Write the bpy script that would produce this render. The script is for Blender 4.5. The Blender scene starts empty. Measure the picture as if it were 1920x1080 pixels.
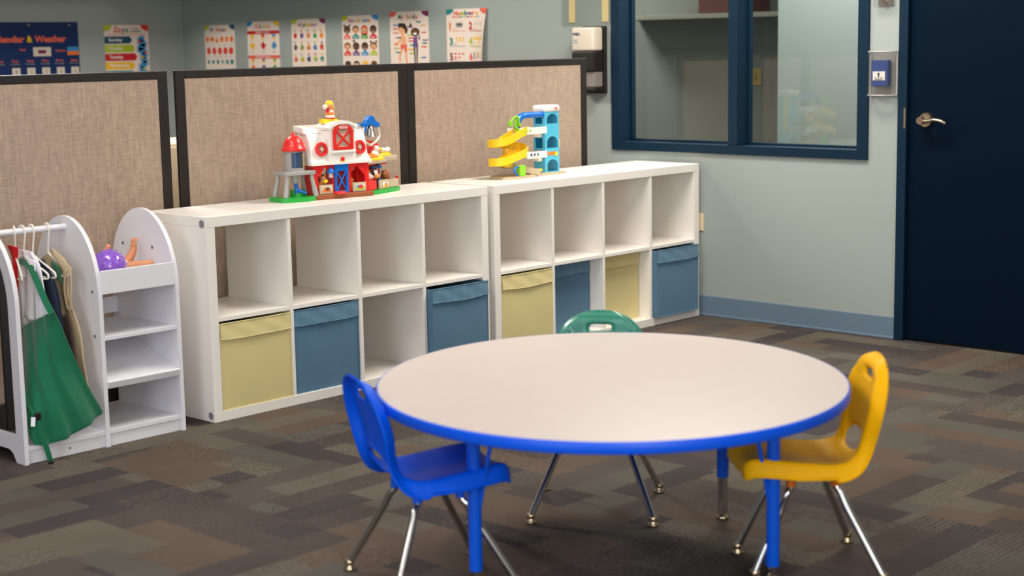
import bpy, bmesh, math, random
from mathutils import Vector, Matrix
from mathutils.geometry import tessellate_polygon
random.seed(7)
sc = bpy.context.scene
COL = sc.collection
PI = math.pi

# ------------------------------------------------------------------ materials
def lin(c):
    return tuple((v/255/12.92 if v/255 <= .04045 else ((v/255+.055)/1.055)**2.4) for v in c)
_m = {}
def mat(name, rgb, rough=.5, metal=0., spec=.5, coat=0., bump=0., bscale=200., var=0., vscale=8., emit=0., sheen=0., trans=0., ior=1.45, alpha=1.):
    if name in _m: return _m[name]
    m = bpy.data.materials.new(name); m.use_nodes = True
    nt = m.node_tree; b = nt.nodes['Principled BSDF']
    c = lin(rgb)+(1,)
    b.inputs['Base Color'].default_value = c
    b.inputs['Roughness'].default_value = rough
    b.inputs['Metallic'].default_value = metal
    b.inputs['Specular IOR Level'].default_value = spec
    b.inputs['Coat Weight'].default_value = coat
    b.inputs['Sheen Weight'].default_value = sheen
    b.inputs['Transmission Weight'].default_value = trans
    b.inputs['IOR'].default_value = ior
    b.inputs['Alpha'].default_value = alpha
    if emit:
        b.inputs['Emission Color'].default_value = c; b.inputs['Emission Strength'].default_value = emit
    if bump or var:
        tc = nt.nodes.new('ShaderNodeTexCoord')
    if var:
        n = nt.nodes.new('ShaderNodeTexNoise'); n.inputs['Scale'].default_value = vscale; n.inputs['Detail'].default_value = 4
        nt.links.new(tc.outputs['Object'], n.inputs['Vector'])
        r = nt.nodes.new('ShaderNodeMapRange'); r.inputs['To Min'].default_value = 1-var; r.inputs['To Max'].default_value = 1+var
        nt.links.new(n.outputs['Fac'], r.inputs['Value'])
        x = nt.nodes.new('ShaderNodeVectorMath'); x.operation = 'SCALE'; x.inputs[0].default_value = c[:3]
        nt.links.new(r.outputs[0], x.inputs['Scale']); nt.links.new(x.outputs[0], b.inputs['Base Color'])
    if bump:
        n = nt.nodes.new('ShaderNodeTexNoise'); n.inputs['Scale'].default_value = bscale; n.inputs['Detail'].default_value = 3
        nt.links.new(tc.outputs['Object'], n.inputs['Vector'])
        bp = nt.nodes.new('ShaderNodeBump'); bp.inputs['Strength'].default_value = bump; bp.inputs['Distance'].default_value = .002
        nt.links.new(n.outputs['Fac'], bp.inputs['Height']); nt.links.new(bp.outputs[0], b.inputs['Normal'])
    _m[name] = m
    return m

def math_node(nt, op, a, b=None, c=None):
    n = nt.nodes.new('ShaderNodeMath'); n.operation = op
    for i, v in enumerate((a, b, c)):
        if v is None: continue
        if isinstance(v, (int, float)): n.inputs[i].default_value = v
        else: nt.links.new(v, n.inputs[i])
    return n.outputs[0]

def carpet_material():
    m = bpy.data.materials.new('carpet'); m.use_nodes = True; nt = m.node_tree; L = nt.links
    b = nt.nodes['Principled BSDF']; b.inputs['Roughness'].default_value = .95; b.inputs['Specular IOR Level'].default_value = .1
    tc = nt.nodes.new('ShaderNodeTexCoord')
    jn = nt.nodes.new('ShaderNodeTexNoise'); jn.inputs['Scale'].default_value = 90
    L.new(tc.outputs['Object'], jn.inputs['Vector'])
    jm = nt.nodes.new('ShaderNodeVectorMath'); jm.operation = 'SCALE'; jm.inputs['Scale'].default_value = .022
    L.new(jn.outputs['Color'], jm.inputs[0])
    ja = nt.nodes.new('ShaderNodeVectorMath'); L.new(tc.outputs['Object'], ja.inputs[0]); L.new(jm.outputs[0], ja.inputs[1])
    s = nt.nodes.new('ShaderNodeSeparateXYZ'); L.new(ja.outputs[0], s.inputs[0])
    M = lambda *a: math_node(nt, *a)
    T = .61
    x = M('ADD', s.outputs[0], 20.11); y = M('ADD', s.outputs[1], 20.23)
    i = M('FLOOR', M('DIVIDE', x, T)); j = M('FLOOR', M('DIVIDE', y, T))
    rot = M('MODULO', M('ADD', i, j), 2.0)
    inv = M('SUBTRACT', 1.0, rot)
    u = M('ADD', M('MULTIPLY', x, rot), M('MULTIPLY', y, inv))
    v = M('ADD', M('MULTIPLY', y, rot), M('MULTIPLY', x, inv))
    st = M('FLOOR', M('DIVIDE', v, .122))
    def wn(a, b_, c_):
        cx = nt.nodes.new('ShaderNodeCombineXYZ')
        for k, q in enumerate((a, b_, c_)):
            if isinstance(q, (int, float)): cx.inputs[k].default_value = q
            else: L.new(q, cx.inputs[k])
        w = nt.nodes.new('ShaderNodeTexWhiteNoise'); w.noise_dimensions = '3D'; L.new(cx.outputs[0], w.inputs['Vector'])
        return w
    r0 = wn(st, rot, 3.3).outputs['Value']
    sg = M('FLOOR', M('ADD', M('DIVIDE', u, .47), M('MULTIPLY', r0, 3.0)))
    w = wn(M('ADD', st, .5), M('ADD', sg, M('MULTIPLY', rot, 77.0)), M('ADD', M('MULTIPLY', i, 1.0), M('MULTIPLY', j, 31.0)))
    cr = nt.nodes.new('ShaderNodeValToRGB'); cr.color_ramp.interpolation = 'CONSTANT'
    pal = [(0, (77, 71, 71)), (.18, (92, 84, 79)), (.36, (103, 89, 79)), (.52, (97, 93, 86)), (.68, (86, 77, 73)), (.84, (106, 98, 88))]
    e = cr.color_ramp.elements
    while len(e) < len(pal): e.new(.5)
    for k, (p, c) in enumerate(pal): e[k].position = p; e[k].color = lin(c)+(1,)
    L.new(w.outputs['Value'], cr.inputs[0])
    rib_v = M('ADD', s.outputs[1] if False else v, 0.0)
    rib = M('SINE', M('MULTIPLY', rib_v, 2*PI/.0174))
    sep = nt.nodes.new('ShaderNodeSeparateColor'); L.new(w.outputs['Color'], sep.inputs[0])
    amp = M('MULTIPLY', M('GREATER_THAN', sep.outputs[1], .38), M('MULTIPLY', sep.outputs[2], .42))
    ribf = M('MULTIPLY', rib, amp)
    n1 = nt.nodes.new('ShaderNodeTexNoise'); n1.inputs['Scale'].default_value = 260; n1.inputs['Detail'].default_value = 2
    L.new(tc.outputs['Object'], n1.inputs['Vector'])
    n2 = nt.nodes.new('ShaderNodeTexNoise'); n2.inputs['Scale'].default_value = 3.2; n2.inputs['Detail'].default_value = 3
    L.new(tc.outputs['Object'], n2.inputs['Vector'])
    f = M('ADD', M('ADD', M('MULTIPLY', n1.outputs['Fac'], .5), .44), M('MULTIPLY', n2.outputs['Fac'], .62))
    f = M('MULTIPLY', f, M('ADD', ribf, 1.0))
    f = M('MULTIPLY', f, CARPET_GAIN)
    vm = nt.nodes.new('ShaderNodeVectorMath'); vm.operation = 'SCALE'; L.new(cr.outputs[0], vm.inputs[0]); L.new(f, vm.inputs['Scale'])
    L.new(vm.outputs[0], b.inputs['Base Color'])
    bp = nt.nodes.new('ShaderNodeBump'); bp.inputs['Strength'].default_value = .5; bp.inputs['Distance'].default_value = .003
    L.new(M('ADD', ribf, n1.outputs['Fac']), bp.inputs['Height']); L.new(bp.outputs[0], b.inputs['Normal'])
    return m

def fabric_material():
    m = bpy.data.materials.new('woven panel fabric'); m.use_nodes = True; nt = m.node_tree; L = nt.links
    b = nt.nodes['Principled BSDF']; b.inputs['Roughness'].default_value = .9; b.inputs['Specular IOR Level'].default_value = .15
    tc = nt.nodes.new('ShaderNodeTexCoord')
    outs = []
    for sx, sz, s_ in ((120, 9, 1), (14, 120, 1), (45, 5, 1)):
        mp = nt.nodes.new('ShaderNodeMapping'); mp.inputs['Scale'].default_value = (sx, 1, sz); L.new(tc.outputs['Object'], mp.inputs[0])
        n = nt.nodes.new('ShaderNodeTexNoise'); n.inputs['Scale'].default_value = 1.6; n.inputs['Detail'].default_value = 4; n.inputs['Roughness'].default_value = .65
        L.new(mp.outputs[0], n.inputs['Vector']); outs.append(n.outputs['Fac'])
    M = lambda *a: math_node(nt, *a)
    f = M('ADD', M('ADD', M('MULTIPLY', outs[0], 1.0), M('MULTIPLY', outs[1], .8)), M('MULTIPLY', outs[2], .5))
    cr = nt.nodes.new('ShaderNodeValToRGB'); e = cr.color_ramp.elements
    e[0].position = .25; e[0].color = lin((118, 100, 88))+(1,); e[1].position = .75; e[1].color = lin((196, 174, 154))+(1,)
    L.new(M('DIVIDE', f, 2.3), cr.inputs[0]); L.new(cr.outputs[0], b.inputs['Base Color'])
    bp = nt.nodes.new('ShaderNodeBump'); bp.inputs['Strength'].default_value = .3; bp.inputs['Distance'].default_value = .001
    L.new(f, bp.inputs['Height']); L.new(bp.outputs[0], b.inputs['Normal'])
    return m

def glass_material(name, tint=(235, 242, 240), refl=1.0, haze=0.0):
    m = bpy.data.materials.new(name); m.use_nodes = True; nt = m.node_tree; L = nt.links
    nt.nodes.remove(nt.nodes['Principled BSDF'])
    t = nt.nodes.new('ShaderNodeBsdfTransparent'); t.inputs[0].default_value = lin(tint)+(1,)
    g = nt.nodes.new('ShaderNodeBsdfGlossy'); g.inputs['Roughness'].default_value = .03
    fr = nt.nodes.new('ShaderNodeFresnel'); fr.inputs[0].default_value = 1.5
    ge = nt.nodes.new('ShaderNodeNewGeometry'); mu = math_node(nt, 'MULTIPLY', math_node(nt, 'MULTIPLY', fr.outputs[0], refl), math_node(nt, 'SUBTRACT', 1.0, ge.outputs['Backfacing']))
    mx = nt.nodes.new('ShaderNodeMixShader'); L.new(mu, mx.inputs[0]); L.new(t.outputs[0], mx.inputs[1]); L.new(g.outputs[0], mx.inputs[2])
    out = mx.outputs[0]
    if haze:
        d = nt.nodes.new('ShaderNodeBsdfDiffuse'); d.inputs[0].default_value = lin((225, 228, 225))+(1,)
        m2 = nt.nodes.new('ShaderNodeMixShader'); m2.inputs[0].default_value = haze; L.new(out, m2.inputs[1]); L.new(d.outputs[0], m2.inputs[2]); out = m2.outputs[0]
    L.new(out, nt.nodes['Material Output'].inputs[0])
    return m

CARPET_GAIN = .80
CARPET = carpet_material(); FABRIC = fabric_material()
GLASS = glass_material('window glass', (228, 231, 228), 2.0)
CLEAR = glass_material('clear plastic', (240, 240, 240), 1.4, .05)
WALL = mat('grey green wall paint', (156, 164, 160), .6, bump=.12, bscale=350)
WALLDARK = mat('grey paint of next room', (120, 122, 117), .7)
WALLPALE = mat('pale paint of next room', (150, 160, 157), .7)
CEIL = mat('ceiling tile white', (215, 213, 205), .9, bump=.3, bscale=120)
BASE = mat('blue grey vinyl base', (104, 124, 142), .45)
NAVY = mat('navy frame paint', (6, 36, 56), .5, spec=.25)
NAVYDOOR = mat('dark navy door paint', (0, 17, 34), .5, spec=.10)
WHITE = mat('white laminate', (240, 235, 228), .38)
WHITE2 = mat('cool white lacquer', (229, 228, 234), .33)
BLACK = mat('black panel frame', (34, 29, 27), .45)
YEL_BIN = mat('straw yellow bin cloth', (214, 199, 140), .9, bump=.25, bscale=500, sheen=.2)
BLU_BIN = mat('slate blue bin cloth', (78, 116, 143), .9, bump=.25, bscale=500, sheen=.2)
YEL_BAND = mat('straw yellow bin band', (218, 203, 144), .85, bump=.3, bscale=18, sheen=.2)
BLU_BAND = mat('slate blue bin band', (88, 127, 153), .85, bump=.3, bscale=18, sheen=.2)
DARKIN = mat('dark bin inside', (35, 28, 28), .9)  # dark colour on the inner faces and floor of the bins
CHROME = mat('chrome tube', (205, 203, 200), .18, metal=1.)
NICKEL = mat('satin nickel', (190, 175, 155), .3, metal=1.)
BRASSY = mat('brassy glide', (200, 180, 150), .25, metal=1.)
P_BLUE = mat('royal blue plastic', (0, 88, 232), .48, spec=.2)
P_BLUEDK = mat('royal blue enamel', (0, 88, 220), .3, coat=.3)
P_YEL = mat('golden yellow plastic', (255, 188, 4), .5, spec=.18)
P_GRN = mat('sea green plastic', (48, 134, 112), .35, coat=.2)
P_ORG = mat('orange collar', (200, 96, 10), .4)
TABLETOP = mat('pale table laminate', (214, 201, 194), .42, var=.015, vscale=30)
EDGE = mat('blue table edge band', (0, 86, 228), .4)
T_RED = mat('toy red', (232, 42, 38), .35, coat=.2)
T_WHITE = mat('toy white', (245, 240, 232), .35)
T_BLUE = mat('toy blue', (0, 108, 205), .35, coat=.2)
T_SKY = mat('toy sky blue', (88, 190, 222), .35, coat=.2)
T_TEAL = mat('toy deep cyan', (10, 140, 180), .4)
T_YEL = mat('toy yellow', (255, 212, 40), .35, coat=.2)
T_GRN = mat('toy green', (32, 168, 58), .35, coat=.2)
T_LIME = mat('toy lime', (140, 212, 48), .35)
T_GREY = mat('toy grey', (166, 164, 160), .45)
T_DGREY = mat('toy dark grey', (70, 74, 84), .3)
T_BROWN = mat('toy brown', (150, 84, 44), .45)
T_BEIGE = mat('toy beige', (192, 174, 146), .5)
T_ORG = mat('toy orange', (250, 130, 40), .4)
T_TAN = mat('toy tan', (222, 150, 84), .45)
T_DBROWN = mat('toy dark brown', (104, 62, 40), .5)
T_SKIN = mat('doll skin', (232, 160, 116), .45)
T_BLACK = mat('toy black', (30, 28, 28), .4)
T_SILVER = mat('toy silver', (150, 146, 142), .38, metal=1.)
C_CLEAR = CLEAR
C_GREEN = mat('green apron cloth', (0, 106, 70), .85, sheen=.3, bump=.2, bscale=700)
C_WHITE = mat('white shirt cloth', (246, 246, 252), .9, sheen=.2)
C_NAVY = mat('navy cloth', (32, 44, 66), .9)
C_BEIGE = mat('tan cloth', (206, 184, 150), .95)
C_RED = mat('red cloth', (214, 28, 30), .9)
C_BROWN = mat('brown dotted cloth', (80, 66, 58), .95, var=.5, vscale=60)
HANGER = mat('hanger white', (238, 232, 224), .35)
MIRROR = mat('mirror glass', (205, 205, 205), .03, metal=1.)
PURPLE = mat('purple ball vinyl', (140, 92, 200), .22, coat=.6)
PAPER = mat('poster paper', (238, 222, 210), .6)
STICK = mat('grey cover cap', (128, 128, 134), .5)
def ink(n, c): return mat('ink '+n, c, .6)
I = {k: ink(k, c) for k, c in dict(red=(222, 50, 46), maroon=(120, 34, 84), blue=(50, 140, 196), navy=(34, 70, 120), teal=(20, 134, 134), lime=(176, 194, 30), green=(92, 160, 60), yellow=(242, 190, 30), orange=(238, 120, 44), coral=(232, 104, 84), purple=(112, 72, 136), skin=(236, 176, 128), brown=(112, 70, 42), dark=(52, 36, 34), black=(36, 32, 32), white=(244, 238, 232), grey=(150, 146, 142), pale=(216, 206, 190), pink=(236, 120, 130), petrol=(8, 78, 104), crimson=(200, 24, 36)).items()}

# ------------------------------------------------------------------ geometry helper
def frame(o, ux=(1, 0, 0), uy=(0, 1, 0), uz=(0, 0, 1)):
    m = Matrix.Identity(4)
    for k, a in enumerate((ux, uy, uz)):
        a = Vector(a)
        for r in range(3): m[r][k] = a[r]
    for r in range(3): m[r][3] = o[r]
    return m
def rotz(o, a): return Matrix.Translation(Vector(o)) @ Matrix.Rotation(a, 4, 'Z')

class MB:
    def __init__(s, M=None):
        s.v = []; s.f = []; s.fm = []; s.fs = []; s.mats = []; s.M = M or Matrix.Identity(4)
    def mi(s, m):
        if m not in s.mats: s.mats.append(m)
        return s.mats.index(m)
    def add(s, vs, fs, m, smooth=False, M=None):
        o = len(s.v); X = s.M @ M if M else s.M
        s.v += [X @ Vector(p) for p in vs]; k = s.mi(m)
        for f in fs:
            s.f.append([o+i for i in f]); s.fm.append(k); s.fs.append(smooth)
        return s
    def addbm(s, bm, m, smooth=False, M=None):
        bm.verts.index_update()
        s.add([v.co.copy() for v in bm.verts], [[v.index for v in f.verts] for f in bm.faces], m, smooth, M); bm.free(); return s
    def box(s, x0, x1, y0, y1, z0, z1, m, bev=0., seg=2, M=None, smooth=False):
        bm = bmesh.new(); bmesh.ops.create_cube(bm, size=1)
        for v in bm.verts:
            v.co = Vector((x0 if v.co.x < 0 else x1, y0 if v.co.y < 0 else y1, z0 if v.co.z < 0 else z1))
        if bev: bmesh.ops.bevel(bm, geom=bm.edges[:], offset=bev, segments=seg, affect='EDGES', profile=.5)
        return s.addbm(bm, m, smooth, M)
    def cyl(s, p0, p1, r0, m, r1=None, n=20, M=None, caps=True):
        r1 = r0 if r1 is None else r1
        p0 = Vector(p0); p1 = Vector(p1); d = (p1-p0).normalized()
        a = d.orthogonal().normalized(); b = d.cross(a)
        vs = []
        for p, r in ((p0, r0), (p1, r1)):
            vs += [p+(a*math.cos(2*PI*k/n)+b*math.sin(2*PI*k/n))*r for k in range(n)]
        s.add(vs, [[k, (k+1) % n, n+(k+1) % n, n+k] for k in range(n)], m, True, M)
        if caps: s.add(vs, [list(range(n))[::-1], list(range(n, 2*n))], m, False, M)
        return s
    def tube(s, pts, r, m, n=12, M=None, closed=False, flat=1.0, up=None):
        pts = [Vector(p) for p in pts]; N = len(pts)
        rr = r if isinstance(r, (list, tuple)) else [r]*N
        vs = []; a = None
        for i, p in enumerate(pts):
            if closed: t = pts[(i+1) % N]-pts[i-1]
            else: t = pts[min(i+1, N-1)]-pts[max(i-1, 0)]
            t.normalize()
            if up is not None: a = Vector(up).cross(t).normalized()
            elif a is None: a = t.orthogonal().normalized()
            else: a = (a-t*a.dot(t)).normalized()
            b = t.cross(a)
            vs += [p+(a*math.cos(2*PI*k/n)+b*math.sin(2*PI*k/n)*flat)*rr[i] for k in range(n)]
        fs = []
        for i in range(N if closed else N-1):
            j = (i+1) % N
            fs += [[i*n+k, i*n+(k+1) % n, j*n+(k+1) % n, j*n+k] for k in range(n)]
        s.add(vs, fs, m, True, M)
        if not closed: s.add(vs, [list(range(n))[::-1], list(range((N-1)*n, N*n))], m, False, M)
        return s
    def lathe(s, prof, m, c=(0, 0, 0), n=28, M=None, sc_=(1, 1, 1)):
        vs = []
        for r, z in prof: vs += [(c[0]+r*math.cos(2*PI*k/n)*sc_[0], c[1]+r*math.sin(2*PI*k/n)*sc_[1], c[2]+z) for k in range(n)]
        fs = []
        for i in range(len(prof)-1): fs += [[i*n+k, i*n+(k+1) % n, (i+1)*n+(k+1) % n, (i+1)*n+k] for k in range(n)]
        s.add(vs, fs, m, True, M)
        if prof[0][0] > 1e-5: s.add(vs, [list(range(n))[::-1]], m, False, M)
        if prof[-1][0] > 1e-5: s.add(vs, [list(range((len(prof)-1)*n, len(prof)*n))], m, False, M)
        return s
    def ball(s, c, r, m, M=None, n=20):
        if isinstance(r, (int, float)): r = (r, r, r)
        k = 12
        prof = [(max(math.sin(PI*i/k), 1e-6), -math.cos(PI*i/k)) for i in range(k+1)]
        X = Matrix.Translation(Vector(c)) @ Matrix.Diagonal((r[0], r[1], r[2], 1))
        return s.lathe(prof, m, n=n, M=(M @ X) if M else X)
    def prism(s, poly, holes, w0, w1, m, M=None, side=None):
        """poly in (u,v); extruded along w; local axes u=x, v=z, w=y"""
        loops = [poly]+list(holes)
        flat = [p for l in loops for p in l]
        tris = tessellate_polygon([[Vector((p[0], p[1], 0)) for p in l] for l in loops])
        for w in (w0, w1):
            s.add([(p[0], w, p[1]) for p in flat], [list(t) for t in tris], m, False, M)
        for l in loops:
            n = len(l); vs = [(p[0], w0, p[1]) for p in l]+[(p[0], w1, p[1]) for p in l]
            s.add(vs, [[k, (k+1) % n, n+(k+1) % n, n+k] for k in range(n)], side or m, False, M)
        return s
    def build(s, name, parent=None, loc=None, clean=True):
        me = bpy.data.meshes.new(name)
        base = Vector(loc) if loc else Vector((0, 0, 0))
        me.from_pydata([tuple(v-base) for v in s.v], [], s.f)
        for m in s.mats: me.materials.append(m)
        for p, k, sm in zip(me.polygons, s.fm, s.fs): p.material_index = k; p.use_smooth = sm
        if clean:
            bm = bmesh.new(); bm.from_mesh(me); bmesh.ops.recalc_face_normals(bm, faces=bm.faces); bm.to_mesh(me); bm.free()
        o = bpy.data.objects.new(name, me); COL.objects.link(o); o.location = base
        if parent is not None:
            o.parent = parent
            if parent.location.length or any(parent.rotation_euler):
                pm = Matrix.Translation(parent.location) @ parent.rotation_euler.to_matrix().to_4x4()
                o.matrix_parent_inverse = pm.inverted()
        return o

def tag(o, label, cat, group=None):
    o['label'] = label; o['category'] = cat
    if group: o['group'] = group
    return o
def thing(name, label, cat, loc=(0, 0, 0), group=None):
    o = bpy.data.objects.new(name, None); COL.objects.link(o); o.location = loc; o.empty_display_size = .05
    return tag(o, label, cat, group)
def struct(o): o['kind'] = 'structure'; return o
def spline(pts, n=8):
    pts = [Vector(p) for p in pts]; out = []
    for i in range(len(pts)-1):
        p0 = pts[max(i-1, 0)]; p1 = pts[i]; p2 = pts[i+1]; p3 = pts[min(i+2, len(pts)-1)]
        for k in range(n):
            t = k/n
            out.append(.5*((2*p1)+(p2-p0)*t+(2*p0-5*p1+4*p2-p3)*t*t+(3*p1-p0-3*p2+p3)*t**3))
    out.append(pts[-1]); return out
def ell(cu, cv, ru, rv, n=24, a0=0, a1=2*PI):
    full = abs(a1-a0-2*PI) < 1e-6
    return [(cu+ru*math.cos(a0+(a1-a0)*k/(n if full else n-1)), cv+rv*math.sin(a0+(a1-a0)*k/(n if full else n-1))) for k in range(n)]

_fc = {}
def text_mesh(s, bold=.0):
    k = (s, bold)
    if k in _fc: return _fc[k]
    cu = bpy.data.curves.new('t', 'FONT'); cu.body = s; cu.size = 1; cu.offset = bold; cu.resolution_u = 3
    o = bpy.data.objects.new('t', cu); COL.objects.link(o)
    dg = bpy.context.evaluated_depsgraph_get()
    me = bpy.data.meshes.new_from_object(o.evaluated_get(dg))
    vs = [tuple(v.co) for v in me.vertices]; fs = [list(p.vertices) for p in me.polygons]
    bpy.data.objects.remove(o); bpy.data.curves.remove(cu); bpy.data.meshes.remove(me)
    _fc[k] = (vs, fs); return _fc[k]
def put_text(mb, s, u, v, width, height, m, M, off=.001, bold=.02, colors=None):
    """text with its left edge at u, baseline v (local x right, z up, -y toward viewer)"""
    if colors:
        n = len(s); w = width/n
        for k, ch in enumerate(s):
            if ch != ' ': put_text(mb, ch, u+k*w+w*.06, v, w*.88 if ch not in 'lIi1' else w*.35, height, colors[k % len(colors)], M, off, bold)
        return
    vs, fs = text_mesh(s, bold)
    if not vs: return
    x0 = min(p[0] for p in vs); x1 = max(p[0] for p in vs)
    sx = width/(x1-x0) if width else height/.72; sy = height/.72
    mb.add([(u+(p[0]-x0)*sx, -off, v+p[1]*sy) for p in vs], fs, m, False, M)

# ------------------------------------------------------------------ room shell
XW = 2.985; YB = 4.3; ZC = 2.75; XL = -6.5; YF = -7.5
mb = MB(); mb.box(XL, 6.4, YF, YB, -.1, 0, CARPET); struct(mb.build('floor'))
mb = MB(); mb.box(XL, 6.4, YF, YB+.15, ZC, ZC+.1, CEIL); struct(mb.build('ceiling'))
mb = MB(); mb.box(XL, 6.4, YB, YB+.15, 0, ZC, WALL); struct(mb.build('wall_back'))
mb = MB(); mb.box(XL-.15, XL, YF, YB, 0, ZC, WALL); struct(mb.build('wall_left'))
mb = MB(); mb.box(XL, 6.4, YF-.15, YF, 0, ZC, WALL); struct(mb.build('wall_front'))
WT = .14
WY0, WY1, WZ0, WZ1 = -.942, .563, .812, 2.1     # window outer frame
DY0, DY1, DZ = -2.10, -1.095, 2.12              # door outer frame
mb = MB()
T_ = .03
mb.box(XW, XW+WT, WY1-T_, YB, 0, ZC, WALL)
mb.box(XW, XW+WT, WY0+T_, WY1-T_, 0, WZ0+T_, WALL)
mb.box(XW, XW+WT, WY0+T_, WY1-T_, WZ1-T_, ZC, WALL)
mb.box(XW, XW+WT, DY1-T_, WY0+T_, 0, ZC, WALL)
mb.box(XW, XW+WT, DY0+T_, DY1-T_, DZ-T_, ZC, WALL)
mb.box(XW, XW+WT, YF, DY0+T_, 0, ZC, WALL)
struct(mb.build('wall_right'))
# unseen bulkhead, added to shade the top of the far corner
mb = MB(); mb.box(-3.0, XW, 3.55, YB, 1.82, ZC, WALL); mb.box(2.35, XW, 1.95, 3.55, 1.82, ZC, WALL); struct(mb.build('shade_bulkhead_1'))
# baseboards
mb = MB(); mb.box(XW-.008, XW, DY1, YB, 0, .102, BASE, .003); mb.box(XW-.014, XW, DY1, YB, 0, .012, BASE, .003); struct(mb.build('baseboard_right'))
mb = MB(); mb.box(XL, XW-.01, YB-.008, YB, 0, .102, BASE, .003); struct(mb.build('baseboard_back'))
# window
win = struct(thing('window_1', '', '')); del win['label']; del win['category']
mb = MB(); F = .055; G = XW+.10
mb.box(XW-.0135, G+.02, WY1-F, WY1, WZ0, WZ1, NAVY, .001); mb.box(XW-.0135, G+.02, WY0, WY0+F, WZ0, WZ1, NAVY, .001)
mb.box(XW-.0135, G+.02, WY0+F, WY1-F, WZ0, WZ0+.043, NAVY, .001); mb.box(XW-.0135, G+.02, WY0+F, WY1-F, WZ1-F, WZ1, NAVY, .001)
mb.box(XW-.012, G+.02, -.225, -.170, WZ0+.044, WZ1-F-.001, NAVY, .003)
mb.build('window_frame', win)
for k, (a, b) in enumerate(((-.17, WY1-F), (WY0+F, -.225))):
    mb = MB(); s_ = .012
    mb.box(G-.022, G-.002, a, a+s_, WZ0+.043, WZ1-F, NAVY, .002); mb.box(G-.022, G-.002, b-s_, b, WZ0+.043, WZ1-F, NAVY, .002)
    mb.box(G-.022, G-.002, a, b, WZ0+.043, WZ0+.043+s_, NAVY, .002); mb.build('glazing_bead', win)
    mb = MB(); mb.box(G, G+.006, a, b, WZ0+.04, WZ1-F, GLASS); mb.build('glass_pane', win)
# door
dr = struct(thing('door_1', '', '')); del dr['label']; del dr['category']
mb = MB()
mb.box(XW-.016, XW+WT, DY1-.045, DY1, 0, DZ, NAVY, .003); mb.box(XW-.016, XW+WT, DY0, DY0+.045, 0, DZ, NAVY, .003); mb.box(XW-.016, XW+WT, DY0+.045, DY1-.045, DZ-.045, DZ, NAVY, .003)
mb.build('door_frame', dr)
mb = MB(); mb.box(XW+.004, XW+.048, DY0+.049, DY1-.049, .008, DZ-.049, NAVYDOOR, .003); dl = mb.build('door_leaf', dr)
mb = MB()
mb.cyl((XW+.004, -1.228, .998), (XW-.008, -1.228, .998), .034, NICKEL, r1=.030, n=32)
mb.cyl((XW-.008, -1.228, .998), (XW-.05, -1.228, .998), .014, NICKEL)
mb.cyl((XW-.036, -1.228, .998), (XW-.056, -1.228, .998), .017, NICKEL)
mb.tube(spline([(XW-.046, -1.228, .998), (XW-.05, -1.26, .998), (XW-.05, -1.295, 1.003), (XW-.046, -1.325, .998), (XW-.042, -1.345, .988)]), .0085, NICKEL, flat=.7)
mb.build('door_handle', dl)
mb = MB(); mb.box(XW-.018, XW-.0155, -1.137, -1.128, .96, 1.05, NICKEL); mb.build('strike_plate', dr)
# next room
mb = MB(); mb.box(5.3, 5.42, -3, YB, 0, ZC, WALLDARK); struct(mb.build('wall_next_room'))
mb = MB(); mb.box(4.3, 4.42, -3, .437, 0, ZC, WALLPALE); struct(mb.build('wall_next_room_nook'))
mb = MB(); mb.box(XW+WT, 6.3, -3.12, -3, 0, ZC, WALLDARK); struct(mb.build('wall_next_room_side'))
mb = MB(); mb.box(5.0, 5.299, .6, 2.25, 1.50, 1.53, mat('pale shelf board', (150, 146, 136), .6), .002)
tag(mb.build('wall_shelf', loc=(5.15, 1.4, 1.5)), 'pale wall shelf high on the back wall of the next room behind the glass', 'shelf')
mb = MB(); mb.box(5.04, 5.26, 1.15, 1.55, 1.531, 1.70, mat('red box board', (96, 52, 46), .7), .004); 
tag(mb.build('storage_box', loc=(5.15, 1.35, 1.531)), 'dull red box on the high shelf in the next room', 'box')
mb = MB(); mb.box(5.04, 5.26, .68, .90, 1.531, 1.72, mat('amber box board', (120, 92, 40), .7), .004); 
tag(mb.build('storage_box', loc=(5.15, .8, 1.531)), 'amber box on the high shelf seen past the window mullion', 'box')
mb = MB(); mb.box(5.292, 5.2995, 1.235, 1.315, 1.065, 1.175, mat('old ivory plate', (176, 150, 84), .5), .003); mb.box(5.289, 5.293, 1.262, 1.288, 1.095, 1.145, mat('old ivory toggle', (150, 126, 70), .5), .002)
tag(mb.build('wall_switch', loc=(5.299, 1.275, 1.1)), 'yellowed switch plate on the next room wall, seen beside the mullion', 'switch')

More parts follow.
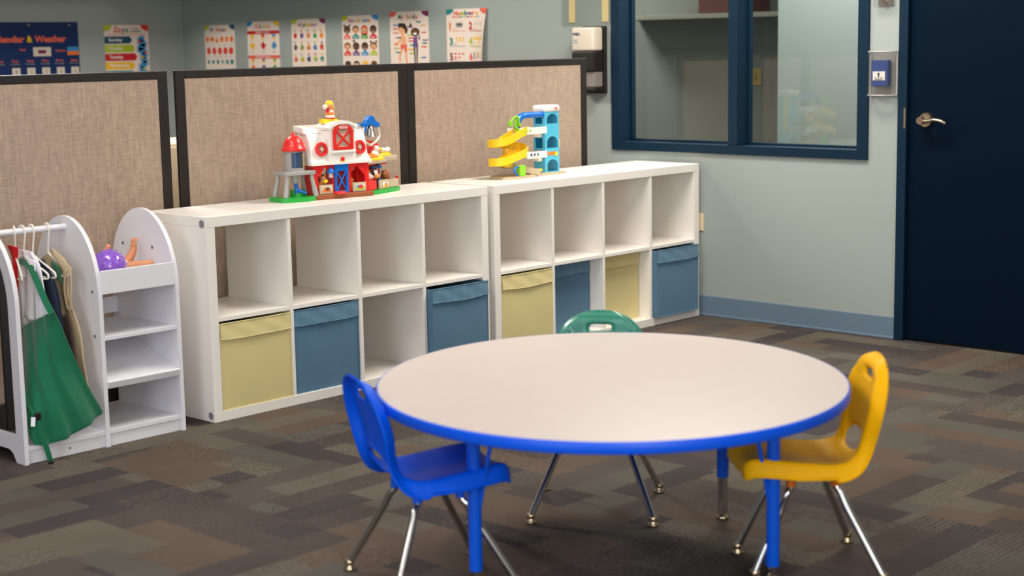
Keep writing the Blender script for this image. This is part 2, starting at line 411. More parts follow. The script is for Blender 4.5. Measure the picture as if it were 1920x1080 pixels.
# ------------------------------------------------------------------ cube shelves
C = .335; TT = .0385; tt = .016; SW = 1.465; SH = .763; SD = .39
def cellx(i): return TT+i*(C+tt)
def cube_shelf(x0, y0, label, caps):
    t = thing('cube_shelf', label, 'shelf', (x0, y0, 0), 'white eight-cube shelves standing end to end')
    B = .0015
    MB().box(x0, x0+SW, y0, y0+SD, SH-TT, SH, WHITE, B) .build('top_panel', t)
    MB().box(x0, x0+SW, y0, y0+SD, 0, TT, WHITE, B).build('bottom_panel', t)
    for a in (x0, x0+SW-TT): MB().box(a, a+TT, y0+.0005, y0+SD, TT, SH-TT, WHITE, B).build('side_panel', t)
    MB().box(x0+TT, x0+SW-TT, y0+.002, y0+SD, TT+C, TT+C+tt, WHITE, .001).build('middle_shelf', t)
    for r in (0, 1):
        for i in (0, 1, 2):
            a = x0+cellx(i)+C; z = TT+r*(C+tt)
            MB().box(a, a+tt, y0+.002, y0+SD, z, z+C, WHITE, .001).build('divider', t)
    if caps:
        for yy, zz in ((.026, .738), (.023, .024)):
            p = [(y0+yy+.0155*math.cos(k*PI/3+PI/6), zz+.0155*math.sin(k*PI/3+PI/6)) for k in range(6)]
            mb = MB(frame((x0, 0, 0), (0, 1, 0), (1, 0, 0))); mb.prism(p, [], -.0015, 0, STICK); o = mb.build('cover_cap', t); o['label'] = 'grey hexagonal cover cap'
    return t
XR = 1.4928; YR = -.0086
cube_shelf(0, 0, 'white cube shelf beside the dress-up rack, barn playset on its top', True)
cube_shelf(XR, YR, 'white cube shelf nearest the window wall, toy car tower on its top', False)

def storage_bin(x0, y0, blue, label, z0=TT, tilt=0):
    m, b = (BLU_BIN, BLU_BAND) if blue else (YEL_BIN, YEL_BAND)
    W_, H_, D_ = .327, .325, .305
    nm = 'blue' if blue else 'yellow'
    t = thing('storage_bin', label, 'bin', (x0, y0, z0), nm+' fabric bins in the lower cubes')
    M = Matrix.Translation((x0, y0, z0)) @ Matrix.Rotation(tilt, 4, 'X')
    mb = MB(M); th = .004
    # bowed front and back panels, straight sides
    n = 14
    def panel(y, sgn):
        vs = []; fs = []
        for i in range(n+1):
            for j in range(n+1):
                u = i/n; v = j/n; bow = .004*math.sin(PI*u)*math.sin(PI*v)*sgn+.0012*math.sin(9*u+5*v)*math.sin(PI*u)
                vs.append((u*W_, y+bow, v*H_))
        for i in range(n):
            for j in range(n): a = i*(n+1)+j; fs.append([a, a+1, a+n+2, a+n+1])
        return vs, fs
    for y, sg, mm in ((0, -1, m), (th, -1, DARKIN), (D_, 1, m), (D_-th, 1, DARKIN)):
        vs, fs = panel(y, sg); mb.add(vs, fs, mm, True)
    for x in (0, W_): mb.box(min(x, abs(x-th)), max(x, abs(x-th)) if x else th, 0, D_, 0, H_, m, 0)
    mb.box(th, W_-th, .005, D_-.005, 0, .006, DARKIN)
    for a in ((0, 0), (W_, 0)): mb.tube([(a[0], -.001, 0), (a[0], -.001, H_)], .0022, m, 8)
    mb.tube([(0, -.001, .001), (W_, -.001, .001)], .0022, m, 8)
    mb.build('fabric_body', t, clean=False)
    mb = MB(M); hb = .058; vs = []; fs = []; n = 30; k = 8
    for i in range(n+1):
        for j in range(k+1):
            u = i/n; v = j/k
            bow = .0045*math.sin(PI*u)*(1 if True else 0)+.0015*math.sin(17*u+3*v+x0*9)*math.sin(PI*v)+.001*math.sin(41*u+x0*5)
            sag = .004*math.sin(PI*u)*(1-v) + .0012*math.sin(8*u+x0*3)*(1-v)
            vs.append((-.001+u*(W_+.002), -.0045-bow-.002*(1-v), H_+.001-hb*(1-v)-sag))
    for i in range(n):
        for j in range(k): a = i*(k+1)+j; fs.append([a, a+1, a+k+2, a+k+1])
    mb.add(vs, fs, b, True)
    top = [vs[i*(k+1)+k] for i in range(n+1)]; mb.tube(top, .0022, b, 8); bot = [vs[i*(k+1)] for i in range(n+1)]; mb.tube(bot, .0014, b, 6)
    mb.build('front_band', t, clean=False)
    return t
bx = lambda i: cellx(i)+.004
storage_bin(bx(0), .004, False, 'yellow fabric bin at the outer end of the shelf with the barn')
storage_bin(bx(1)-.001, .012, True, 'blue fabric bin directly beside the yellow bin nearest the dress-up rack')
storage_bin(bx(3), -.028, True, 'blue fabric bin sticking out beside the empty lower cube', TT, .0)
storage_bin(XR+bx(0), YR+.004, False, 'yellow fabric bin in the first lower cube of the shelf by the window wall')
storage_bin(XR+bx(1)-.002, .075, True, 'blue fabric bin pushed back in its cube behind the green chair')
storage_bin(XR+bx(2)-.003, .065, False, 'yellow fabric bin pushed back between two blue bins')
storage_bin(XR+bx(3), -.032, True, 'blue fabric bin in the last cube by the window wall', TT+.003)

# ------------------------------------------------------------------ partitions
def partition(x0, x1, label):
    t = thing('office_partition', label, 'partition', ((x0+x1)/2, .525, 0), 'tan fabric office partitions')
    y0, y1, H = .50, .518, 1.286
    mb = MB(); f = .042; g = .032
    mb.box(x0, x0+f, y0, y1, 0, H, BLACK, .003); mb.box(x1-f, x1, y0, y1, 0, H, BLACK, .003)
    mb.box(x0+f, x1-f, y0, y1, H-g, H, BLACK, .003); mb.box(x0+f, x1-f, y0, y1, 0, .1, BLACK, .003)
    mb.build('panel_frame', t)
    mb = MB(Matrix.Translation((x0, 0, 0))); mb.box(f, x1-x0-f, y0+.003, y1-.003, .1, H-g, FABRIC, .004)
    mb.build('fabric_panel', t)
partition(-1.02, .212, 'tan fabric partition behind the white dress-up rack')
partition(.250, 1.472, 'tan fabric partition behind the barn playset')
partition(1.485, 2.707, 'tan fabric partition behind the toy car tower')
wc = thing('storage_cabinet', 'cream cabinet glimpsed through the gap between two partitions', 'cabinet', (.6, 1.1, 0))
MB().box(.36, .86, .9, 1.3, 0, .975, mat('cream cabinet paint', (226, 212, 186), .5), .004).build('carcass', wc)
for a in (.365, .612): MB().box(a, a+.243, .884, .899, .03, .96, mat('cream cabinet paint', (226, 212, 186), .5), .003).build('cabinet_door', wc)

# ------------------------------------------------------------------ posters
class Sheet:
    def __init__(s, M, w, h, bend=None, paper=PAPER, vs=.68):
        s.vs = vs; s.nb = 11*15
        s.M = M; s.a = MB(); s.t = s.a; s.w = w; s.h = h; s.bend = bend
        nu, nv = 10, 14; vs = []; fs = []
        for i in range(nu+1):
            for j in range(nv+1): vs.append((w*i/nu, 0, -h*j/nv))
        for i in range(nu):
            for j in range(nv): a = i*(nv+1)+j; fs.append([a, a+1, a+nv+2, a+nv+1])
        s.a.add(vs, fs, paper)
    def poly(s, pts, m, l=1): s.a.add([(p[0], -.0006*l, p[1]) for p in pts], [list(range(len(pts)))], m)
    def rect(s, u0, v0, u1, v1, m, l=1): s.poly([(u0, -v0), (u1, -v0), (u1, -v1), (u0, -v1)], m, l)
    def ell(s, u, v, ru, rv, m, l=1, n=18): s.poly(ell(u, -v, ru, rv, n), m, l)
    def text(s, st, u, v, w, h, m, colors=None, bold=.02): put_text(s.t, st, u, -v, w, h, m, None, .003, bold, colors)
    def corners(s, cl, cr, r=.058):
        a = [(0, 0)]+[(r*1.0*math.cos(q), -r*.8*math.sin(q)) for q in [k*PI/16 for k in range(9)]]
        s.poly(a, cl, 1); s.poly([(s.w-p[0], p[1]) for p in a], cr, 1)
    def done(s, label, name='poster', cat='poster', group='learning posters on the wall', tl='lettering'):
        for b in (s.a,):
            for k, p in enumerate(b.v):
                q = Vector(p)
                if k >= s.nb: q.z *= s.vs
                if s.bend: q = Vector(s.bend(q))
                b.v[k] = s.M @ q
        c = s.M @ Vector((s.w/2, 0, -s.h/2))
        o = s.a.build(name, loc=c, clean=False); tag(o, label, cat, group)
        return o
def side(y, z, tilt=0): return frame((XW-.0008, y, z), (0, -1, 0), (1, 0, 0), (0, 0, 1)) @ Matrix.Rotation(tilt, 4, 'Y')
def back(x, z, tilt=0): return frame((x, YB-.0008, z)) @ Matrix.Rotation(tilt, 4, 'Y')
PW, PH = .325, .46
mul = [I[k] for k in ('red', 'orange', 'teal', 'lime', 'purple', 'coral', 'yellow', 'blue')]
# shapes
s = Sheet(side(4.057, 1.516), PW, PH); s.corners(I['lime'], I['navy'])
s.text('2D Shapes', .06, .058, .19, .032, None, [I['navy'], I['purple'], I['grey'], I['coral'], I['orange'], I['coral'], I['purple'], I['navy'], I['yellow']])
for k, sh in enumerate((4, 20, 3, 5, 4, 6)):
    u = .03+k*.052
    if k == 2: s.poly([(u-.02, -.165), (u+.02, -.165), (u, -.11)], I['orange'])
    elif sh == 20: s.ell(u, .135, .024, .022, I['orange'])
    else: s.poly(ell(u, -.135, .022, .032, sh, PI/4, 2*PI+PI/4), I['orange'])
for k in range(5): s.ell(.04+k*.06, .245, .020+.001*k, .034, I['red']); s.ell(.04+k*.06, .245, .007, .012, I['coral'], 2)
for k in range(6): s.poly(ell(.035+k*.05, -.35, .014+.004*(k % 2), .025, (5, 4, 7, 3, 8, 12)[k], .3, .3+2*PI), I['teal'])
for r in (.19, .30): 
    for k in range(5): s.text(('oval', 'star', 'cone', 'cube', 'kite')[k], .025+k*.06, r, .035, .006, I['grey'])
s.done('small shapes poster with orange, red and teal shape rows, beside the corner')
# colours
s = Sheet(side(3.60, 1.529), PW, PH); s.corners(I['blue'], I['yellow'])
s.text('Colors', .085, .062, .15, .038, None, [I['red'], I['orange'], I['teal'], I['lime'], I['yellow'], I['coral']])
s.rect(0, .085, PW, .115, I['crimson']); s.text('PRIMARY COLORS', .09, .106, .14, .013, I['white'])
s.rect(0, .312, PW, .342, I['coral']); s.text('SECONDARY COLORS', .085, .333, .15, .013, I['white'])
for k, (c, c2) in enumerate((('yellow', 'yellow'), ('red', 'crimson'), ('blue', 'blue'))):
    u = .05+k*.11
    s.rect(u-.017, .117, u+.017, .14, I[c]); s.rect(u-.012, .14, u+.012, .165, I['yellow'], 1); s.poly([(u-.010, -.165), (u+.010, -.165), (u+.003, -.185), (u-.003, -.185)], I['pale'])
    bl = [(u+(.024+.009*math.sin(5*a+k))*math.cos(a), -.222+(.030+.008*math.sin(4*a+k))*math.sin(a)) for a in [q*PI/12 for q in range(24)]]
    s.poly(bl, I[c2]); s.text(('yellow', 'red', 'blue')[k], u-.015, .285, .03, .009, I['grey'])
    cc = ('orange', 'purple', 'green')[k]
    s.rect(u-.014, .344, u+.014, .362, I[cc]); s.rect(u-.010, .362, u+.010, .385, I['yellow']); s.ell(u, .425, .02, .025, I[cc])
s.done('colours poster with red and orange title bands and paint splats')
# alphabet
s = Sheet(side(3.152, 1.535), PW, PH); s.corners(I['lime'], I['maroon'])
s.text('Alphabet', .065, .066, .19, .034, None, [I['red'], I['teal'], I['purple'], I['lime'], I['yellow'], I['orange'], I['blue'], I['pink']])
cols = ['red', 'purple', 'coral', 'green', 'orange', 'brown', 'green', 'orange', 'blue', 'crimson', 'orange', 'lime', 'navy', 'lime', 'teal', 'coral', 'maroon', 'yellow', 'teal', 'purple']
for r in range(4):
    for k in range(5):
        u = .035+k*.063; v = .145+r*.105; c = cols[r*5+k]
        if v+.03 > PH: continue
        s.text('ABCDEFGHIJKLMNOPQRST'[r*5+k], u-.009, v-.032, .018, .017, I[cols[(r*5+k+3) % 20]])
        s.poly([(u+(.017+.003*math.sin(3*a+k+r))*math.cos(a), -v-.004+(.025+.003*math.cos(4*a+k))*math.sin(a)) for a in [q*PI/10 for q in range(20)]], I[c])
        s.ell(u+.003, v+.012, .008, .009, I[cols[(r*7+k*3+5) % 20]], 2)
s.rect(.01, .085, PW-.01, .087, I['pale']); s.rect(.01, .19, PW-.01, .192, I['pale'])
s.done('alphabet poster with a grid of small pictures, purple corner at its top right')
# emotions
s = Sheet(side(2.672, 1.545), PW, PH); s.corners(I['lime'], I['blue'])
s.text('Emotions', .06, .058, .20, .034, None, [I['coral'], I['blue'], I['yellow'], I['pink'], I['lime'], I['teal'], I['blue'], I['orange']])
faces = [('brown', 'dark', 'coral', 'Happy', 2), ('skin', 'brown', 'teal', 'Sad', 0), ('skin', 'red', 'green', 'Calm', 3), ('brown', 'dark', 'crimson', 'Silly', 0),
         ('skin', 'brown', 'red', 'Angry', 0), ('brown', 'dark', 'purple', 'Scared', 1), ('brown', 'dark', 'blue', 'Sleepy', 0), ('skin', 'brown', 'lime', 'Shy', 2),
         ('brown', 'dark', 'coral', 'Proud', 0), ('skin', 'black', 'teal', 'Bored', 0), ('skin', 'yellow', 'green', 'Kind', 1), ('brown', 'brown', 'red', 'Loved', 0)]
for q, (fc, hc, lc, nm, bun) in enumerate(faces):
    u = .045+(q % 4)*.078; v = .125+(q//4)*.145
    if v < .4:
        s.ell(u, v-.004, .030, .034, I[hc], 1)
        if bun == 2: s.ell(u-.024, v-.04, .009, .011, I[hc], 1); s.ell(u+.024, v-.04, .009, .011, I[hc], 1)
        if bun == 1: s.ell(u-.018, v-.048, .010, .013, I[hc], 1)
        if bun == 3: s.rect(u-.028, v, u+.028, v+.045, I[hc], 1)
        s.ell(u, v+.006, .023, .026, I[fc], 2); s.ell(u-.008, v+.002, .0025, .003, I['black'], 3); s.ell(u+.008, v+.002, .0025, .003, I['black'], 3); s.ell(u, v+.017, .007, .004, I['white'] if q % 3 == 0 else I['dark'], 3)
        s.ell(u, v+.045, .018, .012, I[lc], 1)
        s.rect(u-.031, v+.050, u+.031, v+.078, I[lc], 2); s.text(nm, u-.018, v+.069, .036, .012, I['white'])
    else: s.ell(u, v+.008, .028, .03, I[hc], 1); s.ell(u, v+.018, .022, .022, I[fc], 2)
s.done('emotions poster with rows of drawn children faces over coloured name tags')
# my body
s = Sheet(side(2.245, 1.557, .0), PW, PH); s.corners(I['coral'], I['maroon'])
s.text('My body', .075, .062, .165, .036, None, [I['teal'], I['orange'], I['white'], I['coral'], I['lime'], I['purple'], I['coral']])
sk = I['skin']; dk = I['brown']
s.ell(.105, .15, .036, .042, sk); s.poly([(.07, -.135), (.075, -.095), (.13, -.10), (.15, -.15), (.142, -.19), (.13, -.18), (.125, -.15), (.10, -.13)], I['dark'], 2)
s.poly([(.095, -.19), (.115, -.19), (.135, -.215), (.135, -.285), (.095, -.285), (.09, -.22)], sk); s.poly([(.095, -.22), (.085, -.26), (.055, -.275), (.05, -.255), (.075, -.24), (.085, -.21)], sk)
s.poly([(.085, -.275), (.14, -.275), (.14, -.335), (.12, -.34), (.115, -.31), (.085, -.32)], I['coral'], 2)
s.poly([(.12, -.335), (.14, -.335), (.142, -.45), (.128, -.45)], sk); s.poly([(.088, -.31), (.105, -.315), (.085, -.38), (.088, -.42), (.065, -.415), (.07, -.37)], sk)
s.ell(.212, .175, .037, .037, I['dark']); s.ell(.212, .178, .028, .028, I['brown'], 2); s.ell(.212, .188, .015, .010, I['white'], 3); s.poly([(.16, -.13), (.175, -.09), (.192, -.14)], I['dark'])
s.poly([(.198, -.215), (.226, -.215), (.236, -.30), (.192, -.30)], I['purple'], 2); s.poly([(.195, -.30), (.21, -.30), (.212, -.45), (.203, -.45)], I['dark']); s.poly([(.218, -.30), (.232, -.30), (.226, -.45), (.218, -.45)], I['dark'])
s.poly([(.226, -.22), (.25, -.245), (.252, -.20), (.245, -.20), (.242, -.23), (.228, -.21)], I['dark'])
for st, u, v, c in (('hair', .225, .082, 'teal'), ('head', .03, .105, 'blue'), ('face', .03, .135, 'coral'), ('nose', .03, .17, 'coral'), ('mouth', .05, .21, 'purple'), ('eye', .15, .12, 'purple'), ('ear', .262, .11, 'yellow'), ('cheek', .265, .17, 'red'), ('neck', .148, .19, 'lime'), ('arm', .155, .215, 'red'), ('chest', .155, .24, 'coral'), ('hand', .275, .235, 'purple'), ('finger', .03, .265, 'orange'), ('leg', .17, .275, 'teal'), ('belly', .27, .26, 'teal'), ('knee', .035, .30, 'lime'), ('hip', .265, .29, 'coral'), ('thigh', .15, .31, 'yellow'), ('foot', .045, .335, 'teal'), ('shin', .162, .345, 'lime'), ('ankle', .258, .38, 'blue')):
    s.text(st, u, v+.012, .042, .014, I[c], None, .05)
s.done('my body poster with two drawn children and coloured word labels')
# numbers
def bend(q):
    t = min(max((q.x-.20)/.125, 0), 1); g = .5+.5*math.cos((q.z+.20)/.16) if -q.z < .7 else 0
    return (q.x-.018*t*t*math.sin(min(-q.z/.20, 1.6)), q.y-.035*t*t*math.sin(min(-q.z/.25+.25, 1.57)), q.z)
s = Sheet(side(1.775, 1.560), PW, PH, bend); s.corners(I['teal'], I['coral'])
s.text('Numbers', .06, .050, .20, .036, None, [I['coral'], I['orange'], I['lime'], I['teal'], I['purple'], I['coral'], I['yellow']])
for k in range(8): s.rect(.045+k*.027, .062, .072+k*.027, .070, mul[k])
for q, (n_, c) in enumerate((('1', 'orange'), ('2', 'crimson'), ('3', 'teal'), ('4', 'lime'), ('5', 'maroon'), ('6', 'coral'))):
    u = .025+(q % 2)*.155; v = .165+(q//2)*.125
    s.text(n_, u, v, .024 if n_ != '1' else .010, .058, I[c], None, .03)
    s.rect(u-.003, v+.012, u+.125, v+.016, I[c])
    s.text(('one', 'two', 'three', 'four', 'five', 'six')[q], u+.032, v+.002, .025, .008, I[c])
    if q == 0: s.ell(u+.078, v-.03, .028, .016, I['grey']); [s.ell(u+.055+.014*k, v-.045, .006, .012, I['grey']) for k in range(4)]
    if q == 1: [s.ell(u+.055+.04*k, v-.04, .017, .016, I['pale']) for k in range(2)]
    if q == 2: [s.poly([(u+.045+.025*k, -v+.062), (u+.058+.025*k, -v+.062), (u+.064+.025*k, -v+.02), (u+.058+.025*k, -v+.02)], I['yellow']) for k in range(3)]
    if q == 3: [s.ell(u+.045+.03*k if k < 3 else u+.085, v-.047 if k < 3 else v-.018, .013, .014, I['yellow']) for k in range(4)]
    if q == 4: [s.poly([(u+.035+.03*(k % 3), -v+(.06 if k < 3 else .03)), (u+.058+.03*(k % 3), -v+(.05 if k < 3 else .02)), (u+.036+.03*(k % 3), -v+(.04 if k < 3 else .01))], I['red']) for k in range(5)]
    if q == 5: [s.rect(u+.03+.016*k, v-.06, u+.04+.016*k, v-.01, I['blue' if k % 2 == 0 else 'yellow']) for k in range(6)]
s.done('numbers poster with a curling edge, nearest the sanitizer dispenser')
# days of the week
s = Sheet(back(2.375, 1.527), .335, .47, vs=.86); s.corners(I['lime'], I['red'])
s.text('Days', .075, .055, .11, .045, None, [I['red'], I['coral'], I['purple'], I['green']]); s.text('of the', .20, .032, .055, .014, I['coral']); s.text('week', .20, .054, .075, .016, I['teal'])
s.text('Sunday Monday Tuesday Wednesday', .015, .075, .30, .007, I['orange'])
for k, (st, c, w) in enumerate((('Sunday', 'petrol', .19), ('Monday', 'lime', .21), ('Tuesday', 'crimson', .225), ('Wednesday', 'yellow', .205), ('Thursday', 'teal', .2), ('Friday', 'purple', .2))):
    v = .085+k*.064
    s.poly([(0, -v), (w, -v), (w+.018, -v-.027), (w, -v-.054), (0, -v-.054)], I[c]); s.text(st, .028, v+.036, .105 if len(st) < 8 else .15, .024, I['white'])
road = [(.30, -.10), (.255, -.12), (.31, -.155), (.25, -.18), (.315, -.215), (.27, -.245), (.315, -.28), (.26, -.32), (.30, -.36), (.25, -.42)]
pts = [Vector((a, 0, b)) for a, b in road]; pts = spline(pts, 5); w2 = .022
for a, b in zip(pts, pts[1:]):
    d = (b-a).normalized(); n_ = Vector((-d.z, 0, d.x))*w2
    s.poly([((a-n_).x, (a-n_).z), ((b-n_).x, (b-n_).z), ((b+n_).x, (b+n_).z), ((a+n_).x, (a+n_).z)], I['blue'], 1)
for u, v, c in ((.265, .125, 'red'), (.31, .21, 'coral'), (.28, .245, 'yellow'), (.29, .33, 'lime')): s.ell(u, v, .010, .010, I[c], 2)
s.done('days of the week poster with coloured arrow banners')
# calendar chart
NV = mat('navy chart cloth', (0, 38, 92), .7)
s = Sheet(back(1.385, 1.548), .80, .62, None, NV, .86)
cr_ = [I['coral']]
s.text('Calendar', .170, .142, .250, .044, I['coral'], None, .05); s.text('&', .435, .142, .038, .044, I['yellow'], None, .05); s.text('Weather', .488, .142, .222, .044, I['coral'], None, .05)
s.text('Year', .380, .205, .045, .018, I['coral']); s.rect(.476, .180, .60, .245, I['pale'], 1); s.rect(.51, .200, .565, .226, I['maroon'], 2)
s.text('Season', .63, .214, .07, .018, I['coral']); s.rect(.715, .180, .797, .240, I['blue'], 1); s.rect(.715, .212, .797, .240, I['orange'], 2)
for k, st in enumerate(('Sunday', 'Monday', 'Tuesday', 'Wednesday', 'Thursday', 'Friday', 'Saturday')):
    u = .14+k*.103
    s.text(st[:3], u-.024, .285, .048, .016, I['coral']); s.text(st, u-.034, .303, .068, .010, I['grey'])
    if k > 1: s.rect(u-.022, .326, u+.034, .39, I['pale'], 1); s.text(str(k-1), u, .37, .012, .028, I['grey'])
    for q in range(1, 3): s.rect(u-.022, .326+q*.09, u+.034, .39+q*.09, I['pale'], 1)
for u in (.04, .455, .74): s.ell(u, .022, .008, .008, mat('brass grommet', (170, 150, 110), .3, metal=1), 1)
o = s.done('navy calendar and weather pocket chart hanging on the far wall', 'pocket_chart', 'chart', None)

# ------------------------------------------------------------------ wall devices
d = thing('sanitizer_dispenser', 'black and clear hand sanitizer dispenser mounted beside the window', 'dispenser', (XW, .68, 1.13))
yA, yB = .600, .752
MB().box(XW-.022, XW-.001, yA-.004, yB, 1.10, 1.445, BLACK, .004).build('back_plate', d)
MB().box(XW-.105, XW-.022, yA+.004, yB, 1.215, 1.318, BLACK, .008).build('middle_cover', d)
mb = MB(); mb.box(XW-.105, XW-.022, yA+.006, yB, 1.319, 1.440, mat('refill bottle', (226, 214, 196), .25, coat=.4), .012, 4, smooth=True); b_ = mb.build('refill', d)
mb = MB(); M_ = frame((XW-.1055, yB-.012, 1.40), (0, -1, 0), (1, 0, 0))
put_text(mb, 'PURELL', 0, 0, .05, .012, I['navy'], M_, .001, .05); mb.build('brand_lettering', b_, clean=False); mb = MB(); put_text(mb, 'hand', .003, -.028, .025, .007, I['blue'], M_, .001); put_text(mb, 'sanitizer', .003, -.040, .035, .007, I['blue'], M_, .001)
mb.build('product_lettering', b_, clean=False)
MB().box(XW-.088, XW-.022, yA+.012, yB-.01, 1.135, 1.214, mat('dispenser grey', (140, 132, 126), .4), .004).build('lower_window', d)
MB().box(XW-.095, XW-.022, yA+.006, yB-.006, 1.112, 1.134, BLACK, .005).build('nozzle_tray', d)
CL2 = glass_material('thin acrylic', (246, 247, 246), .8)
d = thing('sign_holder', 'clear acrylic holder with two cream strips above the sanitizer dispenser', 'sign holder', (XW, .71, 1.45))
MB().box(XW-.012, XW-.006, .565, .90, 1.448, 1.82, CL2, .001).build('acrylic_panel', d)
for a in (.585, .812): MB().box(XW-.005, XW-.001, a, a+.042, 1.466, 1.80, mat('cream strip', (236, 212, 156), .5)).build('strip', d)
d = thing('alarm_pull_station', 'blue pull station under a clear cover between window and door', 'alarm', (XW, -1.02, 1.1))
MB().box(XW-.012, XW-.001, -1.09, -.955, 1.105, 1.30, mat('smoke grey base', (136, 134, 130), .4), .006).build('base_plate', d)
MB().box(XW-.045, XW-.012, -1.060, -.975, 1.145, 1.262, mat('alarm blue', (0, 50, 128), .4), .005).build('pull_box', d)
mb = MB(); mb.box(XW-.0475, XW-.0455, -1.048, -.986, 1.172, 1.212, I['white'], .001)
M_ = frame((XW-.0475, -.986, 1.172), (0, -1, 0), (1, 0, 0)); mb.add([(p[0], -.0008, p[1]) for p in ell(.030, .029, .006, .006)], [list(range(24))], I['black'], False, M_); mb.box(.027, .033, -.0012, -.0004, .015, .026, I['black'], M=M_)
put_text(mb, 'PULL TO OPEN', .010, .009, .042, .005, I['black'], M_, .001); put_text(mb, 'IN EMERGENCY', .010, .002, .042, .005, I['black'], M_, .001)
mb.build('instruction_label', d, clean=False)
mb = MB(); n = 20; vs = []
for k in range(n+1):
    a = PI*k/n; yy = -1.0225+.066*math.cos(a); xx = XW-.014-.052*min(1, 1.35*math.sin(a))
    for z in (1.110, 1.296): vs.append((xx, yy, z))
mb.add(vs, [[2*k, 2*k+1, 2*k+3, 2*k+2] for k in range(n)], CLEAR, True)
mb.add(vs, [[2*k for k in range(n+1)], [2*k+1 for k in range(n+1)]], CLEAR)
mb.build('clear_cover', d, clean=False)
mb = MB()
for z in (1.106, 1.299): mb.tube([(XW-.014, -.955, z), (XW-.05, -.965, z), (XW-.066, -1.0, z), (XW-.066, -1.045, z), (XW-.05, -1.08, z), (XW-.014, -1.09, z)], .004, mat('cover rim', (176, 172, 168), .25), 8)
for y in (-.956, -1.089): mb.tube([(XW-.014, y, 1.106), (XW-.014, y, 1.299)], .005, mat('cover rim', (176, 172, 168), .25), 8)
mb.build('cover_rim', d)
d = thing('guarded_switch', 'brass key switch under a clear guard at the top edge beside the door', 'switch', (XW, -1.025, 1.5))
MB().box(XW-.008, XW-.001, -1.062, -.985, 1.502, 1.62, NICKEL, .002).build('metal_plate', d)
MB().cyl((XW-.008, -1.024, 1.52), (XW-.022, -1.024, 1.52), .009, BRASSY).build('key_lock', d)
MB().box(XW-.04, XW-.009, -1.070, -.977, 1.494, 1.64, CLEAR, .008, 3).build('clear_guard', d)
MB().box(XW-.006, XW-.0005, -.020, .05, .42, .51, mat('ivory outlet', (222, 206, 170), .5), .002)
mb = MB(); mb.box(XW-.006, XW-.0085+.008, -.018, .052, .425, .512, mat('ivory outlet', (222, 206, 170), .5), .002)
tag(mb.build('wall_outlet', loc=(XW, .02, .46)), 'ivory outlet plate on the wall peeking past the shelf end', 'outlet')

# ------------------------------------------------------------------ dress-up rack
def arch(y0, y1, z0, zs, zt, n=28, inset=0):
    cy = (y0+y1)/2; a = (y1-y0)/2; b = zt-zs
    p = [(y0, z0)]+[(y1, z0)]+[(cy+a*math.cos(t), zs+b*math.sin(t)) for t in [PI*k/n for k in range(n+1)]]
    return p
YZ = lambda x: frame((x, 0, 0), (0, 1, 0), (-1, 0, 0))     # local x->world y, local y-> -x
rk = thing('dress_up_rack', 'white wooden dress-up rack with hanging rod, mirror and side shelves', 'rack', (-.45, .2, 0))
RD = .405
ztop = .795
def foot_cut(poly, y0=.0, y1=RD):
    return [(y0, 0), (y0+.055, 0), (y0+.075, .03), (y0+.10, .042), (y1-.10, .042), (y1-.075, .03), (y1-.055, 0), (y1, 0)]+poly[2:]
left = foot_cut(arch(0, RD, 0, .53, ztop))
hole = arch(.048, RD-.048, .095, .53, ztop-.048)
mb = MB(YZ(-.76)); mb.prism(left, [hole], 0, .016, WHITE2); mb.build('end_panel', rk)
mb = MB(YZ(-.76)); mb.prism([(p[0], p[1]) for p in arch(.044, RD-.044, .091, .53, ztop-.044)], [], .002, .008, MIRROR); o = mb.build('mirror', rk); o['label'] = 'arched mirror set in the end panel'
mb = MB(YZ(-.445)); mb.prism(arch(0, RD, .0, .53, .80), [], 0, .016, WHITE2); mb.build('middle_panel', rk)
mb = MB(YZ(-.129)); mb.prism(arch(0, RD, 0, .53, .80), [], 0, .016, WHITE2); mb.build('end_panel', rk)
MB().box(-.7595, -.4615, .004, RD-.01, .044, .059, WHITE2, .001).build('base_shelf', rk)
MB().box(-.4445, -.1455, .004, RD-.01, .044, .059, WHITE2, .001).build('base_shelf', rk)
MB().box(-.7595, -.4615, .010, .024, .0, .043, WHITE2, .001).build('front_rail', rk)
MB().box(-.4445, -.1455, .010, .024, .0, .043, WHITE2, .001).build('front_rail', rk)
MB().box(-.4445, -.1455, .004, .36, .374, .388, WHITE2, .001).build('shelf', rk)
mb = MB(); M_ = Matrix.Translation((0, .006, .219)) @ Matrix.Rotation(math.radians(19), 4, 'X'); mb.box(-.4443, -.1457, 0, .345, -.004, .010, WHITE2, .001, M=M_); mb.box(-.4443, -.1457, -.010, 0, -.012, .014, WHITE2, .002, M=M_); mb.build('slanted_shelf', rk)
mb = MB(); mb.box(-.4445, -.1455, .012, RD-.06, .540, .553, WHITE2, .001); mb.build('tray_floor', rk)
mb = MB(); mb.box(-.4445, -.1455, .000, .012, .536, .618, WHITE2, .002); mb.build('tray_front', rk)
MB().box(-.4445, -.1455, RD-.06, RD-.046, .553, .618, WHITE2, .001).build('tray_back', rk)
MB().box(-.4445, -.1455, RD-.03, RD-.018, .40, .46, WHITE2, .001).build('back_rail', rk)
MB().cyl((-.7595, .19, .762), (-.4615, .19, .762), .0115, WHITE2).build('hanging_rod', rk)
for (x, y, z) in ((-.1453, .319, .663), (-.1453, .131, .661), (-.4612, .035, .545), (-.4612, .035, .39)):
    MB().cyl((x, y, z), (x-.0015, y, z), .006, mat('screw cap', (120, 120, 126), .4)).build('screw_cap', rk)
MB().cyl((-.60, .0098, .024), (-.60, .008, .024), .004, mat('screw cap', (120, 120, 126), .4)).build('screw_cap', rk)

